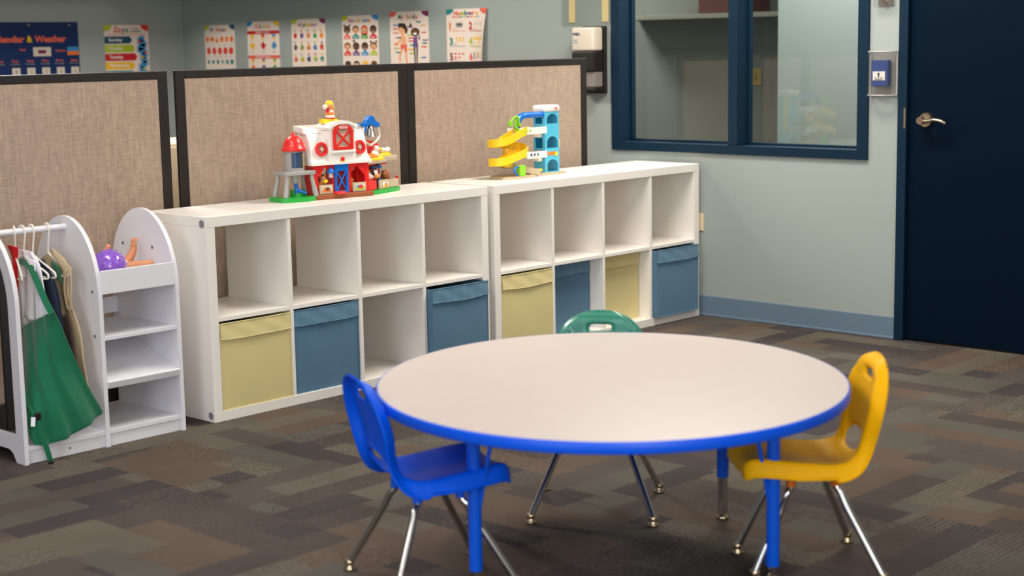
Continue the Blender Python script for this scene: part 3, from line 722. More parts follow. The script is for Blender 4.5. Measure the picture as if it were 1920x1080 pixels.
def hanger(x, label, a=0., arms=.13, drop=.0):
    M = Matrix.Translation((x, .19, .762)) @ Matrix.Rotation(a, 4, 'Z')
    # local: y across arms (- toward the viewer), z up
    hk = [(0, .016, -.012), (0, .0165, .004), (0, .009, .0165), (0, -.004, .018), (0, -.014, .009), (0, -.0155, -.006), (0, -.010, -.03), (0, -.003, -.06), (0, 0, -.085)]
    mb = MB(M); mb.tube(spline(hk, 6), .0034, HANGER, 8)
    z0 = -.085-drop
    loop = [(0, 0, z0), (0, -.05, z0-.022), (0, -arms+.01, z0-.048), (0, -arms-.004, z0-.060), (0, -arms+.004, z0-.072), (0, -.05, z0-.074), (0, .05, z0-.074), (0, arms-.004, z0-.072), (0, arms+.004, z0-.060), (0, arms-.01, z0-.048), (0, .05, z0-.022)]
    mb.tube(spline(loop+[loop[0]], 5)[:-1], .0036, HANGER, 8, closed=True)
    o = mb.build('clothes_hanger', loc=(x, .19, .762)); tag(o, label, 'hanger', 'white plastic hangers on the dress-up rack rod'); return o
hanger(-.655, 'white hanger nearest the mirror end, tip poking out above the green apron', math.radians(-22), .115)
hanger(-.625, 'white hanger carrying the white shirt', math.radians(8), .12)
hanger(-.590, 'white hanger carrying the navy garment', math.radians(4), .12)
hanger(-.531, 'white hanger nearest the middle panel carrying the tan vest', math.radians(-2), .125)

def cloth(name, label, cat, rows, m, nu=28, nv=40, amp=.006, freq=5, ph=0, th=.0025, parent=None, loc=None, group=None, build=True, taper=True):
    """rows: list of (left point, right point) from top to bottom; smooth ruled surface with folds"""
    Ls = spline([r[0] for r in rows], 12); Rs = spline([r[1] for r in rows], 12); Ms = spline([r[2] if len(r) > 2 else (Vector(r[0])+Vector(r[1]))/2 for r in rows], 12)
    N = len(Ls)-1; vs = []; fs = []
    for j in range(nv+1):
        q = j/nv*N; k = min(int(q), N-1); t = q-k
        l = Ls[k].lerp(Ls[k+1], t); r = Rs[k].lerp(Rs[k+1], t); mid = Ms[k].lerp(Ms[k+1], t)
        d = (r-l); nrm = Vector((-d.y, d.x, 0)); nrm = nrm.normalized() if nrm.length > 1e-6 else Vector((1, 0, 0))
        v = j/nv
        for i in range(nu+1):
            u = i/nu
            p = l*(1-u)*(1-2*u)+mid*4*u*(1-u)+r*u*(2*u-1)
            w = amp*(.35+v)*(math.sin(2*PI*freq*u+ph+1.5*math.sin(2.2*v+ph))+.4*math.sin(2*PI*freq*1.9*u+2*ph+3*v))
            vs.append(p+nrm*w)
    for j in range(nv):
        for i in range(nu): a = j*(nu+1)+i; fs.append([a, a+1, a+nu+2, a+nu+1])
    mb = MB(); mb.add(vs, fs, m, True)
    o = mb.build(name, parent, loc=loc, clean=False)
    sd = o.modifiers.new('s', 'SOLIDIFY'); sd.thickness = th; sd.offset = 0
    if parent is None: tag(o, label, cat, group)
    return o
# apron : ruled from the shirt front to the flared hem
ap = cloth('apron', 'green cloth apron hanging at the front of the dress-up rack', 'apron',
    [((-.645, .205, .43), (-.645, -.015, .508)), ((-.665, .16, .37), (-.625, -.022, .455), (-.665, .05, .40)), ((-.70, .10, .28), (-.58, -.026, .335), (-.675, .02, .30)), ((-.735, .05, .16), (-.535, -.03, .225), (-.66, -.02, .19)), ((-.742, .02, .09), (-.492, -.03, .145), (-.64, -.035, .095)), ((-.735, .0, .062), (-.492, -.028, .128), (-.64, -.033, .072))], C_GREEN, amp=.006, freq=3.2, ph=.6)
mb = MB()
def strap(mb, pts, w, m, updir=(0, 0, 1), th=.0015):
    P = spline(pts, 6); vs = []
    for i, p in enumerate(P):
        t = (P[min(i+1, len(P)-1)]-P[max(i-1, 0)]).normalized(); n_ = t.cross(Vector((-.72, -.69, .12))).normalized()*w/2
        b = Vector((-.72, -.69, .12)).normalized()*th
        vs += [p-n_, p+n_, p+n_+b, p-n_+b]
    fs = []
    for i in range(len(P)-1):
        for k in range(4): fs.append([i*4+k, i*4+(k+1) % 4, i*4+4+(k+1) % 4, i*4+4+k])
    mb.add(vs, fs+[[0, 1, 2, 3], [len(vs)-4, len(vs)-3, len(vs)-2, len(vs)-1]], m, False)
strap(mb, [(-.636, .20, .66), (-.64, .13, .648), (-.648, .07, .598), (-.65, .02, .535), (-.648, -.01, .50)], .022, C_GREEN); mb.build('neck_strap', ap)
mb = MB(Matrix.Translation((-.020, -.020, 0))); strap(mb, [(-.742, .075, .27), (-.73, .05, .22), (-.72, .035, .19), (-.715, .02, .17)], .006, C_GREEN); strap(mb, [(-.70, .10, .27), (-.712, .06, .21), (-.715, .02, .17)], .006, C_GREEN)
strap(mb, [(-.715, .0, .172), (-.718, -.005, .14), (-.708, -.015, .10), (-.700, -.024, .06), (-.694, -.028, .03), (-.690, -.029, .008)], .018, C_GREEN); ws = mb.build('waist_strap', ap)
mb = MB(Matrix.Translation((-.020, -.020, 0))); mb.box(-.727, -.703, -.012, -.004, .152, .178, T_BLACK, .003); mb.build('buckle', ws)['label'] = 'black strap buckle'; mb = MB(Matrix.Translation((-.020, -.020, 0))); mb.box(-.701, -.679, -.034, -.026, .001, .012, T_BLACK, .003); mb.build('strap_end_clip', ws)['label'] = 'black clip at the strap end'
mb = MB(Matrix.Translation((-.020, -.020, 0))); strap(mb, [(-.73, -.006, .165), (-.735, -.008, .135)], .014, C_WHITE); o = mb.build('care_tag', ap); o['label'] = 'small white cloth tag'
sh = cloth('shirt', 'white cloth shirt hanging behind the green apron', 'shirt',
    [((-.625, .235, .70), (-.625, .135, .695)), ((-.622, .25, .65), (-.625, .088, .655)), ((-.622, .25, .56), (-.628, .055, .575)), ((-.622, .25, .45), (-.635, .01, .48)), ((-.622, .25, .28), (-.632, .02, .28))], C_WHITE, amp=.006, freq=2.5, ph=2.)
cloth('sleeve', '', '', [((-.634, .17, .68), (-.634, .10, .665)), ((-.64, .16, .60), (-.64, .09, .58)), ((-.642, .19, .47), (-.642, .09, .45))], C_WHITE, nu=12, nv=20, amp=.004, freq=1.5, parent=sh)
cloth('scarf', 'red cloth draped over the hanger nearest the mirror end', 'scarf',
    [((-.66, .235, .715), (-.66, .165, .712)), ((-.662, .215, .69), (-.662, .165, .685)), ((-.664, .20, .66), (-.664, .172, .655)), ((-.664, .205, .60), (-.664, .17, .60)), ((-.664, .20, .53), (-.664, .185, .53))], C_RED, nu=12, nv=24, amp=.004, freq=1.3)
nv_ = cloth('jacket', 'navy cloth garment hanging between the white shirt and the tan vest', 'jacket',
    [((-.58, .20, .665), (-.58, .13, .662)), ((-.578, .20, .62), (-.578, .085, .605)), ((-.576, .195, .55), (-.576, .055, .54)), ((-.576, .185, .42), (-.576, .035, .40)), ((-.576, .17, .30), (-.575, .010, .30)), ((-.576, .15, .19), (-.573, -.008, .215))], C_NAVY, amp=.007, freq=2.5, ph=1.)
cloth('sleeve', '', '', [((-.59, .11, .62), (-.59, .07, .60)), ((-.593, .11, .52), (-.593, .045, .51)), ((-.593, .09, .42), (-.593, .03, .41))], C_NAVY, nu=10, nv=16, amp=.003, freq=1., parent=nv_)
vest = cloth('vest', 'tan cloth vest with fringed hem nearest the middle panel', 'vest',
    [((-.53, .235, .655), (-.53, .155, .694)), ((-.53, .235, .62), (-.53, .075, .652)), ((-.529, .235, .55), (-.528, .078, .565)), ((-.528, .235, .50), (-.528, .055, .50)), ((-.527, .235, .40), (-.526, .016, .415)), ((-.526, .23, .30), (-.526, .0, .305)), ((-.524, .21, .24), (-.524, -.018, .228))], C_BEIGE, amp=.004, freq=1.6, ph=.3)
cloth('vest_shoulder', '', '', [((-.536, .160, .698), (-.536, .035, .636)), ((-.538, .155, .678), (-.538, .040, .615)), ((-.537, .135, .66), (-.537, .052, .60))], C_BEIGE, nu=10, nv=10, amp=.001, freq=1, parent=vest)
cloth('armhole_trim', '', '', [((-.541, .071, .628), (-.541, .058, .633)), ((-.541, .088, .56), (-.541, .078, .563)), ((-.541, .078, .50), (-.541, .066, .495)), ((-.541, .058, .50), (-.541, .046, .492)), ((-.541, .045, .56), (-.541, .035, .56)), ((-.541, .042, .62), (-.541, .032, .62))], C_BEIGE, nu=4, nv=30, amp=.0, freq=1, parent=vest)
o = cloth('green_lining', '', '', [((-.542, .155, .655), (-.542, .105, .635)), ((-.542, .15, .62), (-.542, .098, .60)), ((-.542, .125, .60), (-.542, .085, .575))], C_GREEN, nu=6, nv=8, amp=.0, parent=vest); o['label'] = 'green cloth lining with white tag'
o = cloth('dark_panel', '', '', [((-.541, .13, .46), (-.541, .075, .475)), ((-.541, .14, .36), (-.541, .05, .40)), ((-.541, .12, .28), (-.541, .03, .30)), ((-.541, .08, .24), (-.541, .012, .24))], C_BROWN, nu=8, nv=16, amp=.002, parent=vest); o['label'] = 'dark brown patterned cloth'
# ball + doll
ball = MB(); bc = Vector((-.350, .100, .6155)); br = .061
ball.ball(bc, br, PURPLE, n=40)
for k in range(90):
    z = 1-2*(k+.5)/90; a = k*2.39996; r = math.sqrt(1-z*z); dvec = Vector((r*math.cos(a), r*math.sin(a), z))
    ball.cyl(bc+dvec*(br-.001), bc+dvec*(br+.004), .0036, PURPLE, r1=.0016, n=7)
tag(ball.build('spiky_ball', loc=bc, clean=False), 'purple knobbly ball in the top tray of the dress-up rack', 'ball')

def skinfig(name, pts, edges, radii, m, parent=None, loc=None, sub=2, root=0):
    me = bpy.data.meshes.new(name); me.from_pydata([tuple(Vector(p)-Vector(loc or (0, 0, 0))) for p in pts], edges, [])
    o = bpy.data.objects.new(name, me); COL.objects.link(o); o.location = loc or (0, 0, 0)
    sk_ = o.modifiers.new('skin', 'SKIN'); ld = me.skin_vertices[0].data
    for i, r in enumerate(radii): ld[i].radius = (r, r); ld[i].use_root = (i == root)
    sk_.use_smooth_shade = True
    ss = o.modifiers.new('sub', 'SUBSURF'); ss.levels = ss.render_levels = sub
    me.materials.append(m)
    if parent is not None: o.parent = parent
    return o
DL = Vector((-.26, .17, .585))
dp = [(-.265, .19, .590), (-.31, .215, .592), (-.35, .235, .596), (-.385, .25, .600),            # hips, belly, chest, neck
      (-.405, .262, .606),                                                                       # head
      (-.235, .165, .594), (-.200, .150, .600), (-.165, .135, .600), (-.148, .128, .612),          # leg lying
      (-.240, .205, .596), (-.205, .198, .612), (-.190, .185, .648), (-.188, .182, .672), (-.198, .172, .682),  # leg raised
      (-.345, .20, .610), (-.325, .175, .640), (-.312, .165, .668), (-.305, .160, .685),           # arm raised
      (-.36, .27, .61), (-.33, .29, .60)]
de = [(0, 1), (1, 2), (2, 3), (3, 4), (0, 5), (5, 6), (6, 7), (7, 8), (0, 9), (9, 10), (10, 11), (11, 12), (12, 13), (2, 14), (14, 15), (15, 16), (16, 17), (2, 18), (18, 19)]
dr_ = [.026, .028, .026, .014, .036, .021, .019, .016, .013, .020, .018, .0145, .013, .012, .012, .011, .009, .010, .011, .009]
doll = skinfig('baby_doll', dp, de, dr_, T_SKIN, loc=DL); tag(doll, 'bare baby doll lying in the top tray with one foot raised', 'doll')
mb = MB(); M_ = Matrix.Translation((-.255, .185, .592)) @ Matrix.Rotation(math.radians(-25), 4, 'Z')
mb.lathe([(.024, -.030), (.031, -.022), (.033, 0), (.032, .02), (.026, .030)], mat('doll diaper', (240, 226, 214), .8), M=M_ @ Matrix.Rotation(PI/2, 4, 'Y')); o = mb.build('diaper', doll); o.parent = doll; o.matrix_parent_inverse = Matrix.Translation(-DL)
mb = MB()
for k in range(5): mb.ball((-.204+.004*k, .172-.003*k, .690+.0015*(2-abs(2-k))), (.0035, .0035, .0055), T_SKIN, n=8)
mb.build('toes', doll)

# ------------------------------------------------------------------ table and chairs (turned to their own angle)
TH = .812918798
R0 = Vector((math.cos(TH), -math.sin(TH), 0)); D0 = Vector((math.sin(TH), math.cos(TH), 0)); CP = Vector((-3.44428, -4.78025, 0))
def vw(r, d, z=0): return CP+R0*r+D0*d+Vector((0, 0, z))
tc_ = vw(.252, 4.091)
tb = thing('activity_table', 'round pale-topped children table with blue rim and blue legs', 'table', tc_)
MT = Matrix.Translation(tc_) @ Matrix.Rotation(-TH, 4, 'Z')
mb = MB(MT); RA, RB = .609, .676
mb.lathe([(1e-6, .502), (.985, .502), (.992, .5015)], TABLETOP, n=96, sc_=(RA, RB, 1), M=Matrix.Identity(4))
mb.build('laminate_top', tb, clean=True)
mb = MB(MT); mb.lathe([(.985, .4995), (.992, .5018), (.997, .5005), (1.0, .496), (1.0, .477), (.996, .473), (.985, .4715), (1e-6, .4715)], EDGE, n=96, sc_=(RA, RB, 1)); mb.build('edge_band', tb)
for (r, dd, zb, br_) in ((-.129, 4.460, .125, 0), (.596, 4.483, .125, 0), (-.104, 3.915, .050, 1), (.652, 3.940, .040, 1)):
    p = vw(r, dd)
    mb = MB(Matrix.Translation(p)); mb.cyl((0, 0, zb), (0, 0, .4715), .0175, P_BLUEDK, n=24); mb.box(-.05, .05, -.04, .04, .466, .4714, P_BLUEDK, .002); lg = mb.build('table_leg', tb)
    mb = MB(Matrix.Translation(p)); mb.cyl((0, 0, .016), (0, 0, zb), .0145, CHROME, n=20); mb.lathe([(.012, 0), (.019, .002), (.020, .006), (.014, .012), (.010, .02)], BRASSY, n=20)
    if not br_:
        for z in (.03, .05): mb.cyl((0, -.0145, zb+z), (0, -.020, zb+z), .003, T_BLACK, n=8)
    mb.build('leg_insert', lg)
    if br_:
        sx = 1 if r < 0 else -1
        a = p+Vector((0, 0, .145)); b = vw(r+sx*.060, dd-.03, .47)
        MB().tube([a, a+(b-a)*.04+Vector((0, 0, .004)), b-(b-a)*.03, b], .0055, P_BLUEDK, 10).build('brace', lg)

def chair(r, dd, ang, shell, collar, label, fx=.176, fy=.172):
    """ang: facing direction measured from the view-right axis"""
    o0 = vw(r, dd)
    a = ang-TH-PI/2       # local +y faces forward
    M = Matrix.Translation(o0) @ Matrix.Rotation(a, 4, 'Z')
    t = thing('school_chair', label, 'chair', o0, 'plastic school chairs around the round table')
    prof = spline([Vector(p) for p in ((0, .165, .270), (0, .163, .292), (0, .142, .306), (0, .09, .304), (0, .015, .295), (0, -.055, .289), (0, -.100, .294), (0, -.130, .318), (0, -.145, .36), (0, -.156, .42), (0, -.170, .48), (0, -.184, .535), (0, -.192, .562))], 10)
    S = [0]
    for i in range(1, len(prof)): S.append(S[-1]+(prof[i]-prof[i-1]).length)
    Lt = S[-1]
    def at(s):
        s = min(max(s, 0), Lt)
        for i in range(1, len(S)):
            if S[i] >= s:
                t_ = (s-S[i-1])/(S[i]-S[i-1]); p = prof[i-1].lerp(prof[i], t_)
                lo = max(i-2, 0); hi = min(i+1, len(prof)-1); d_ = (prof[hi]-prof[lo]).normalized(); return p, d_
        return prof[-1], (prof[-1]-prof[-2]).normalized()
    sbend = next(S[i] for i in range(len(prof)) if prof[i].y < -.112)     # about where the back starts
    def W(s):
        u = s/Lt
        w = .137+.012*math.sin(min(s/.2, 1)*PI/2)
        if s > sbend-.05: w -= .020*math.exp(-((s-sbend-.05)/.06)**2)
        if s > Lt-.16: q = (s-(Lt-.16))/.16; w *= max(1-q**2.3, 0)**(1/2.3)
        if s < .075: q = (.075-s)/.075; w *= (1-.24*q*q)
        return max(w, .004)
    ns, nu = 110, 56
    ss_ = [Lt*(1-(1-j/ns)**1.18) for j in range(ns+1)]
    h1 = (0, Lt-.052, .036, .0125); h2 = (0, sbend+.048, .072, .031)
    P2 = []
    for s in ss_:
        w = W(s); P2.append([[w*math.sin((2*i/nu-1)*PI/2*.96)/math.sin(PI/2*.96), s] for i in range(nu+1)])
    def ev(x, s, h, k): return (abs((x-h[0])/h[2])**k+abs((s-h[1])/h[3])**k)
    dead = set()
    for j in range(ns):
        for i in range(nu):
            cx = sum(P2[jj][ii][0] for jj in (j, j+1) for ii in (i, i+1))/4; cs = (P2[j][i][1]+P2[j+1][i][1])/2
            if ev(cx, cs, h1, 4) < 1 or ev(cx, cs, h2, 2.2) < 1: dead.add((j, i))
    bd = {}
    for j in range(1, ns):
        for i in range(1, nu):
            c4 = [(j-1, i-1) in dead, (j-1, i) in dead, (j, i-1) in dead, (j, i) in dead]
            if any(c4) and not all(c4):
                x, s = P2[j][i]; h, k = (h1, 4) if s > Lt-.1 else (h2, 2.2)
                e = ev(x, s, h, k)**(1/k)
                P2[j][i] = [h[0]+(x-h[0])/e, h[1]+(s-h[1])/e]
    def sm(x): x = min(max(x, 0), 1); return x*x*(3-2*x)
    vs = []
    for j in range(ns+1):
        for i in range(nu+1):
            x, s = P2[j][i]; p, d_ = at(s); w = W(s)
            nrm = Vector((0, -d_.z, d_.y)); nrm = -nrm if (nrm.z < 0 and s < sbend) else nrm
            nrm = Vector((0, d_.z, -d_.y))            # points up on the seat / forward on the back
            if nrm.z < 0: nrm = -nrm if s < sbend-.03 else nrm
            edge = min(w-abs(x), (Lt-s)*1.1)
            back_ = sm((s-sbend+.03)/.06)
            fl = (1-sm(edge/(.020+.008*back_)))
            off = -.026*fl*(1-.35*back_)
            off += .012*(1-back_)*sm(abs(x)/.13)*(1-fl)                       # dished seat
            off += -.006*back_*sm((s-sbend-.03)/.05)*sm((Lt-.03-s)/.04)*(1-sm((abs(x)-.06-.03*back_*(s-sbend)/.25)/.02))  # recessed middle of the back
            off += .012*back_*sm(abs(x)/.17)*(1-fl)                           # slight wrap
            for h, k in ((h1, 4), (h2, 2.2)):
                e = ev(x, s, h, k)**(1/k); off -= .006*(1-sm((e-1)/.35)) if e >= .9 else 0
            od = Vector((0, 0, 1)).lerp(Vector((0, .97, .22)), back_).normalized()
            q3 = Vector((x, 0, 0))+p+od*off
            if s < sbend-.05: q3.z = max(q3.z, .271)
            vs.append(M @ q3)
    fs = [[j*(nu+1)+i, j*(nu+1)+i+1, (j+1)*(nu+1)+i+1, (j+1)*(nu+1)+i] for j in range(ns) for i in range(nu) if (j, i) not in dead]
    mb = MB(); mb.add(vs, fs, shell, True); o = mb.build('seat_shell', t, clean=True)
    sd = o.modifiers.new('s', 'SOLIDIFY'); sd.thickness = .006; sd.offset = 0
    # legs
    for sx in (-1, 1):
        for sy in (-1, 1):
            top = Vector((sx*.080, (.038 if sy > 0 else -.072), .283)); kn = top+Vector((sx*.003, sy*.003, -.045)); ft = Vector((sx*(fx if sy > 0 else .176), (fy if sy > 0 else -.176), .020))
            kp = [top, kn, kn+Vector((sx*.008, sy*.012, -.018))]+[kn.lerp(ft, q) for q in (.25, .6)]+[ft]
            mb = MB(M); mb.tube(spline(kp, 5), .0098, CHROME, 14); lg = mb.build('leg', t)
            mb = MB(M); mb.tube([top+Vector((0, 0, .008)), kn], .0128, collar, 14); mb.build('leg_collar', lg)
            mb = MB(M); mb.lathe([(.013, 0), (.017, .003), (.0165, .008), (.010, .013), (.0125, .019), (.0125, .026), (.010, .030)], BRASSY, c=(ft.x, ft.y, 0), n=16); mb.build('foot_glide', lg)
    mb = MB(M)
    for sy in (.038, -.072): mb.tube([(-.08, sy, .281), (.08, sy, .281)], .007, collar, 10)
    mb.tube([(-.08, .038, .281), (-.08, -.072, .281)], .006, collar, 10); mb.tube([(.08, .038, .281), (.08, -.072, .281)], .006, collar, 10); mb.build('seat_frame', t)
    return t
chair(-.210, 3.99, math.radians(23.5), P_BLUE, P_BLUEDK, 'blue plastic chair with chrome legs tucked under the table beside the shelf side', .15, .16)
chair(.738, 4.055, math.radians(183), P_YEL, P_ORG, 'yellow plastic chair with chrome legs facing the table from the door side', .112, .138)
chair(.240, 4.615, math.radians(262), P_GRN, mat('dark green collar', (20, 80, 66), .4), 'green plastic chair mostly hidden behind the far side of the table')

# ------------------------------------------------------------------ barn playset
TZ = SH
ba = math.radians(-9.5)
MBN = Matrix.Translation((.66, .165, TZ)) @ Matrix.Rotation(ba, 4, 'Z')
RW = Matrix.Translation((.905, .145, TZ)) @ Matrix.Rotation(math.radians(13), 4, 'Z')
barn = thing('barn_playset', 'toy barn playset with red walls, white roof, grey silo and bell', 'playset', (.78, .2, TZ))
mb = MB(MBN); mb.box(-.012, .262, -.012, .115, 0, .020, T_BROWN, .004); mb.build('brown_base', barn)
mb = MB(MBN); mb.lathe([(.028, .0), (.028, .006), (.020, .010), (1e-6, .010)], T_RED, c=(.105, -.004, .019), n=24); mb.build('red_button', barn)
def xz(pts): return pts
# red lower wall with door and window openings
Mw = MBN
outer = [(-.006, .02), (.25, .02), (.25, .14), (-.006, .14)]
def notch(u0, u1, z0, z1, c=.02): return [(u0, z0), (u1, z0), (u1, z1-c), (u1-c, z1), (u0+c, z1), (u0, z1-c)]
mb = MB(Mw); mb.prism(outer, [notch(.012, .078, .024, .125, .026), notch(.088, .145, .022, .132, .002), notch(.165, .232, .024, .125, .026)], .006, .014, T_RED)
for u in (-.006, .242): mb.box(u, u+.008, .014, .11, .02, .14, T_RED, .001)
mb.box(.08, .088, .014, .06, .02, .14, T_RED, .001); mb.box(.15, .158, .014, .06, .02, .14, T_RED, .001)
mb.build('red_walls', barn)
MB(Mw).prism([(.016, .125), (.04, .125), (.016, .085)], [], .004, .007, T_RED).build('corner_bracket', barn); MB(Mw).prism([(.228, .125), (.19, .125), (.228, .085)], [], .0, .006, T_RED).build('corner_bracket', barn); MB(Mw).box(.10, .24, .09, .1, .02, .10, T_RED, .002).build('back_rail', barn)
# blue stable door
mb = MB(Mw); du0, du1, dz0, dz1 = .086, .148, .021, .137
mb.prism([(du0, dz0), (du1, dz0), (du1, dz1), (du0, dz1)], [[(du0+.009, dz0+.010), (du1-.009, dz0+.010), (du1-.009, dz1-.028), (du0+.009, dz1-.028)]], -.003, .004, T_BLUE)
for a, b in (((du0+.009, dz0+.010), (du1-.009, dz1-.028)), ((du0+.009, dz1-.028), (du1-.009, dz0+.010))): mb.tube([(a[0], 0, a[1]), (b[0], 0, b[1])], .0035, T_BLUE, 8)
mb.box(du0+.004, du1-.004, .006, .010, dz0, dz1, mat('toy dark red', (140, 24, 30), .5)); mb.build('stable_door', barn)
# roof : gambrel profile swept along u
def roofprof(): return [(0.0, .137), (-.004, .139), (-.003, .150), (.006, .175), (.012, .205), (.022, .235), (.040, .260), (.058, .272), (.060, .280), (.115, .290), (.118, .282), (.112, .268), (.110, .137)]
pr = roofprof(); mb = MB(MBN)
def sweep(mb, prof, u0, u1, m, flare=0):
    n = len(prof); vs = [(u0-(flare if i < 3 else 0), p[0], p[1]) for i, p in enumerate(prof)]+[(u1+(flare if i < 3 else 0), p[0], p[1]) for i, p in enumerate(prof)]
    mb.add(vs, [[k, (k+1) % n, n+(k+1) % n, n+k] for k in range(n)]+[list(range(n))[::-1], list(range(n, 2*n))], m)
sweep(mb, pr, -.016, .246, T_WHITE, .008)
rim = [(-.006, .136), (-.012, .137), (-.012, .147), (-.004, .150)]
sweep(mb, rim, -.024, .256, T_WHITE)
top = [(.040, .262), (.118, .270), (.126, .292), (.050, .284)]
sweep(mb, top, -.026, .256, T_WHITE)
mb.build('white_roof', barn)
# dormer
mb = MB(MBN); dor = [(.062, .140), (.178, .140), (.182, .165), (.180, .27), (.168, .292), (.145, .303), (.10, .303), (.072, .292), (.058, .27), (.056, .165)]
mb.prism(dor, [], -.010, .075, T_WHITE); mb.box(.070, .178, -.020, -.009, .183, .192, T_WHITE, .002)
mb.prism([(.052, .285), (.062, .297), (.10, .309), (.145, .309), (.176, .297), (.188, .283), (.186, .276), (.17, .287), (.145, .297), (.10, .297), (.072, .287), (.056, .274)], [], -.02, .08, T_WHITE)
mb.build('dormer', barn)
mb = MB(MBN); a0 = [(.076, .195), (.168, .195), (.168, .270), (.158, .286), (.140, .294), (.104, .294), (.086, .286), (.076, .270)]
a1 = [(.088, .206), (.156, .206), (.156, .268), (.146, .276), (.098, .276), (.088, .268)]
mb.prism(a0, [a1], -.018, -.010, T_RED); mb.tube([(.089, -.014, .207), (.155, -.014, .272)], .0045, T_RED, 8); mb.tube([(.089, -.014, .272), (.155, -.014, .207)], .0045, T_RED, 8)
mb.box(.087, .157, -.011, -.0102, .205, .277, mat('dormer beige', (196, 176, 152), .6)); mb.build('hay_door', barn)  # thin beige sheet behind the crossed bars
mb = MB(MBN); mb.box(.102, .140, -.021, -.018, .279, .290, T_WHITE, .004)
put_text(mb, 'Little', .106, .2855, .030, .004, T_RED, frame((0, 0, 0)), .0218); put_text(mb, 'People', .106, .2803, .030, .004, T_RED, frame((0, 0, 0)), .0218); mb.build('name_badge', barn, clean=False)
for u in (.030, .208):
    mb = MB(MBN @ Matrix.Translation((u, .003, .200)) @ Matrix.Rotation(math.radians(-10), 4, 'X'))
    mb.prism(ell(0, 0, .026, .028), [ell(0, 0, .017, .019)], -.006, .006, T_RED)
    for a in range(4):
        t_ = a*PI/4; mb.tube([(.018*math.cos(t_), 0, .02*math.sin(t_)), (-.018*math.cos(t_), 0, -.02*math.sin(t_))], .0022, T_RED, 6)
    mb.prism([(.010, 0), (0, .011), (-.010, 0), (0, -.011)], [], -.005, .0, T_BEIGE); mb.build('round_window', barn)
mb = MB(MBN); mb.lathe([(.009, 0), (.009, .004), (.004, .006), (1e-6, .006)], T_RED, n=18, M=frame((.118, -.010, .158), (1, 0, 0), (0, 0, 1), (0, -1, 0))); mb.prism(ell(.118, .149, .013, .007, 16), [], -.0118, -.010, T_YEL); mb.build('sound_button', barn)
# stall gates
for u0, c1, c2 in ((.012, 'orange', 'brown'), (.168, 'blue', 'red')):
    mb = MB(MBN); mb.box(u0, u0+.062, -.006, .004, .021, .058, T_BEIGE, .003)
    mb.prism([(u0+.009, .028), (u0+.053, .028), (u0+.053, .052), (u0+.009, .052)], [], -.0075, -.006, I['pale']); mb.prism([(u0+.010, .029), (u0+.052, .029), (u0+.052, .037), (u0+.010, .036)], [], -.0085, -.0075, I['lime' if c1 == 'blue' else 'orange'])
    mb.prism(ell(u0+.034, .041, .011, .008, 12), [], -.0092, -.0085, I[c2]); mb.prism(ell(u0+.020, .042, .006, .006, 10), [], -.0092, -.0085, I[c1]); mb.build('stall_gate', barn)
mb = MB(MBN); mb.lathe([(.016, 0), (.017, .004), (.010, .012), (.004, .022), (1e-6, .024)], T_BLUE, c=(.068, .0, .104), n=18); mb.cyl((.068, .0, .085), (.068, 0, .104), .009, mat('lamp clear', (200, 190, 190), .2), n=14); mb.build('lantern', barn)
# weather vane
mb = MB(MBN); mb.prism([(.055, .300), (.112, .300), (.112, .296), (.135, .308), (.112, .322), (.112, .316), (.055, .318)], [], .03, .055, T_YEL); mb.cyl((.10, .043, .286), (.10, .043, .30), .012, T_YEL); mb.build('weather_vane', barn)
# silo wing
def wmat(u, w): return MBN @ Matrix.Translation((u, w, 0))
mb = MB(MBN); mb.prism([(-.165, -.012), (-.145, -.028), (-.05, -.03), (-.012, -.014), (-.012, .09), (-.165, .09)], [], 0, .018, T_GRN, M=frame((0, 0, 0), (1, 0, 0), (0, 0, 1), (0, 1, 0)))
mb.cyl((-.06, .045, .018), (-.06, .045, .042), .032, T_GRN, n=24); mb.build('green_base', barn)
mb = MB(MBN); mb.box(-.146, -.008, -.014, .084, .104, .120, T_GREY, .003)
for (u, w) in ((-.134, -.002), (-.020, -.002), (-.134, .072), (-.020, .072)):
    su = -1 if u < -.077 else 1; sw = -1 if w < .03 else 1
    mb.tube(spline([(u, w, .106), (u+su*.000, w, .085), (u+su*.006, w+sw*.003, .055), (u+su*.012, w+sw*.006, .018)], 5), [.009]*6+[.009]*5+[.011]*5, T_GREY, 8)
mb.build('tower_stand', barn)
mb = MB(MBN); mb.lathe([(.040, .120), (.039, .200)], T_GREY, c=(-.077, .035, 0), n=36); 
for k in range(9):
    a = math.radians(225+k*8); x, y = -.077+.0405*math.cos(a), .035+.0405*math.sin(a)
    a2 = math.radians(225+(k+1)*8); x2, y2 = -.077+.0405*math.cos(a2), .035+.0405*math.sin(a2)
    mb.add([(x, y, .133), (x2, y2, .133), (x2, y2, .193), (x, y, .193)], [[0, 1, 2, 3]], T_DGREY if k not in (2, 3, 4) else mat('tube blue', (50, 80, 130), .25), True)
for k, ch in enumerate('123'):
    a = math.radians(306); Mx = frame((-.077+.0408*math.cos(a), .035+.0408*math.sin(a), .138+k*.019), (-math.sin(a), math.cos(a), 0), (-math.cos(a), -math.sin(a), 0)); put_text(mb, ch, -.004, 0, .008, .012, T_YEL, Mx, .001, .03)
mb.build('silo', barn, clean=False)
mb = MB(MBN); mb.lathe([(.047, .198), (.050, .202), (.049, .209), (.045, .211), (.041, .228), (.032, .245), (.018, .256), (.009, .259), (.009, .268), (1e-6, .269)], T_RED, c=(-.077, .035, 0), n=36); o = mb.build('silo_roof', barn)
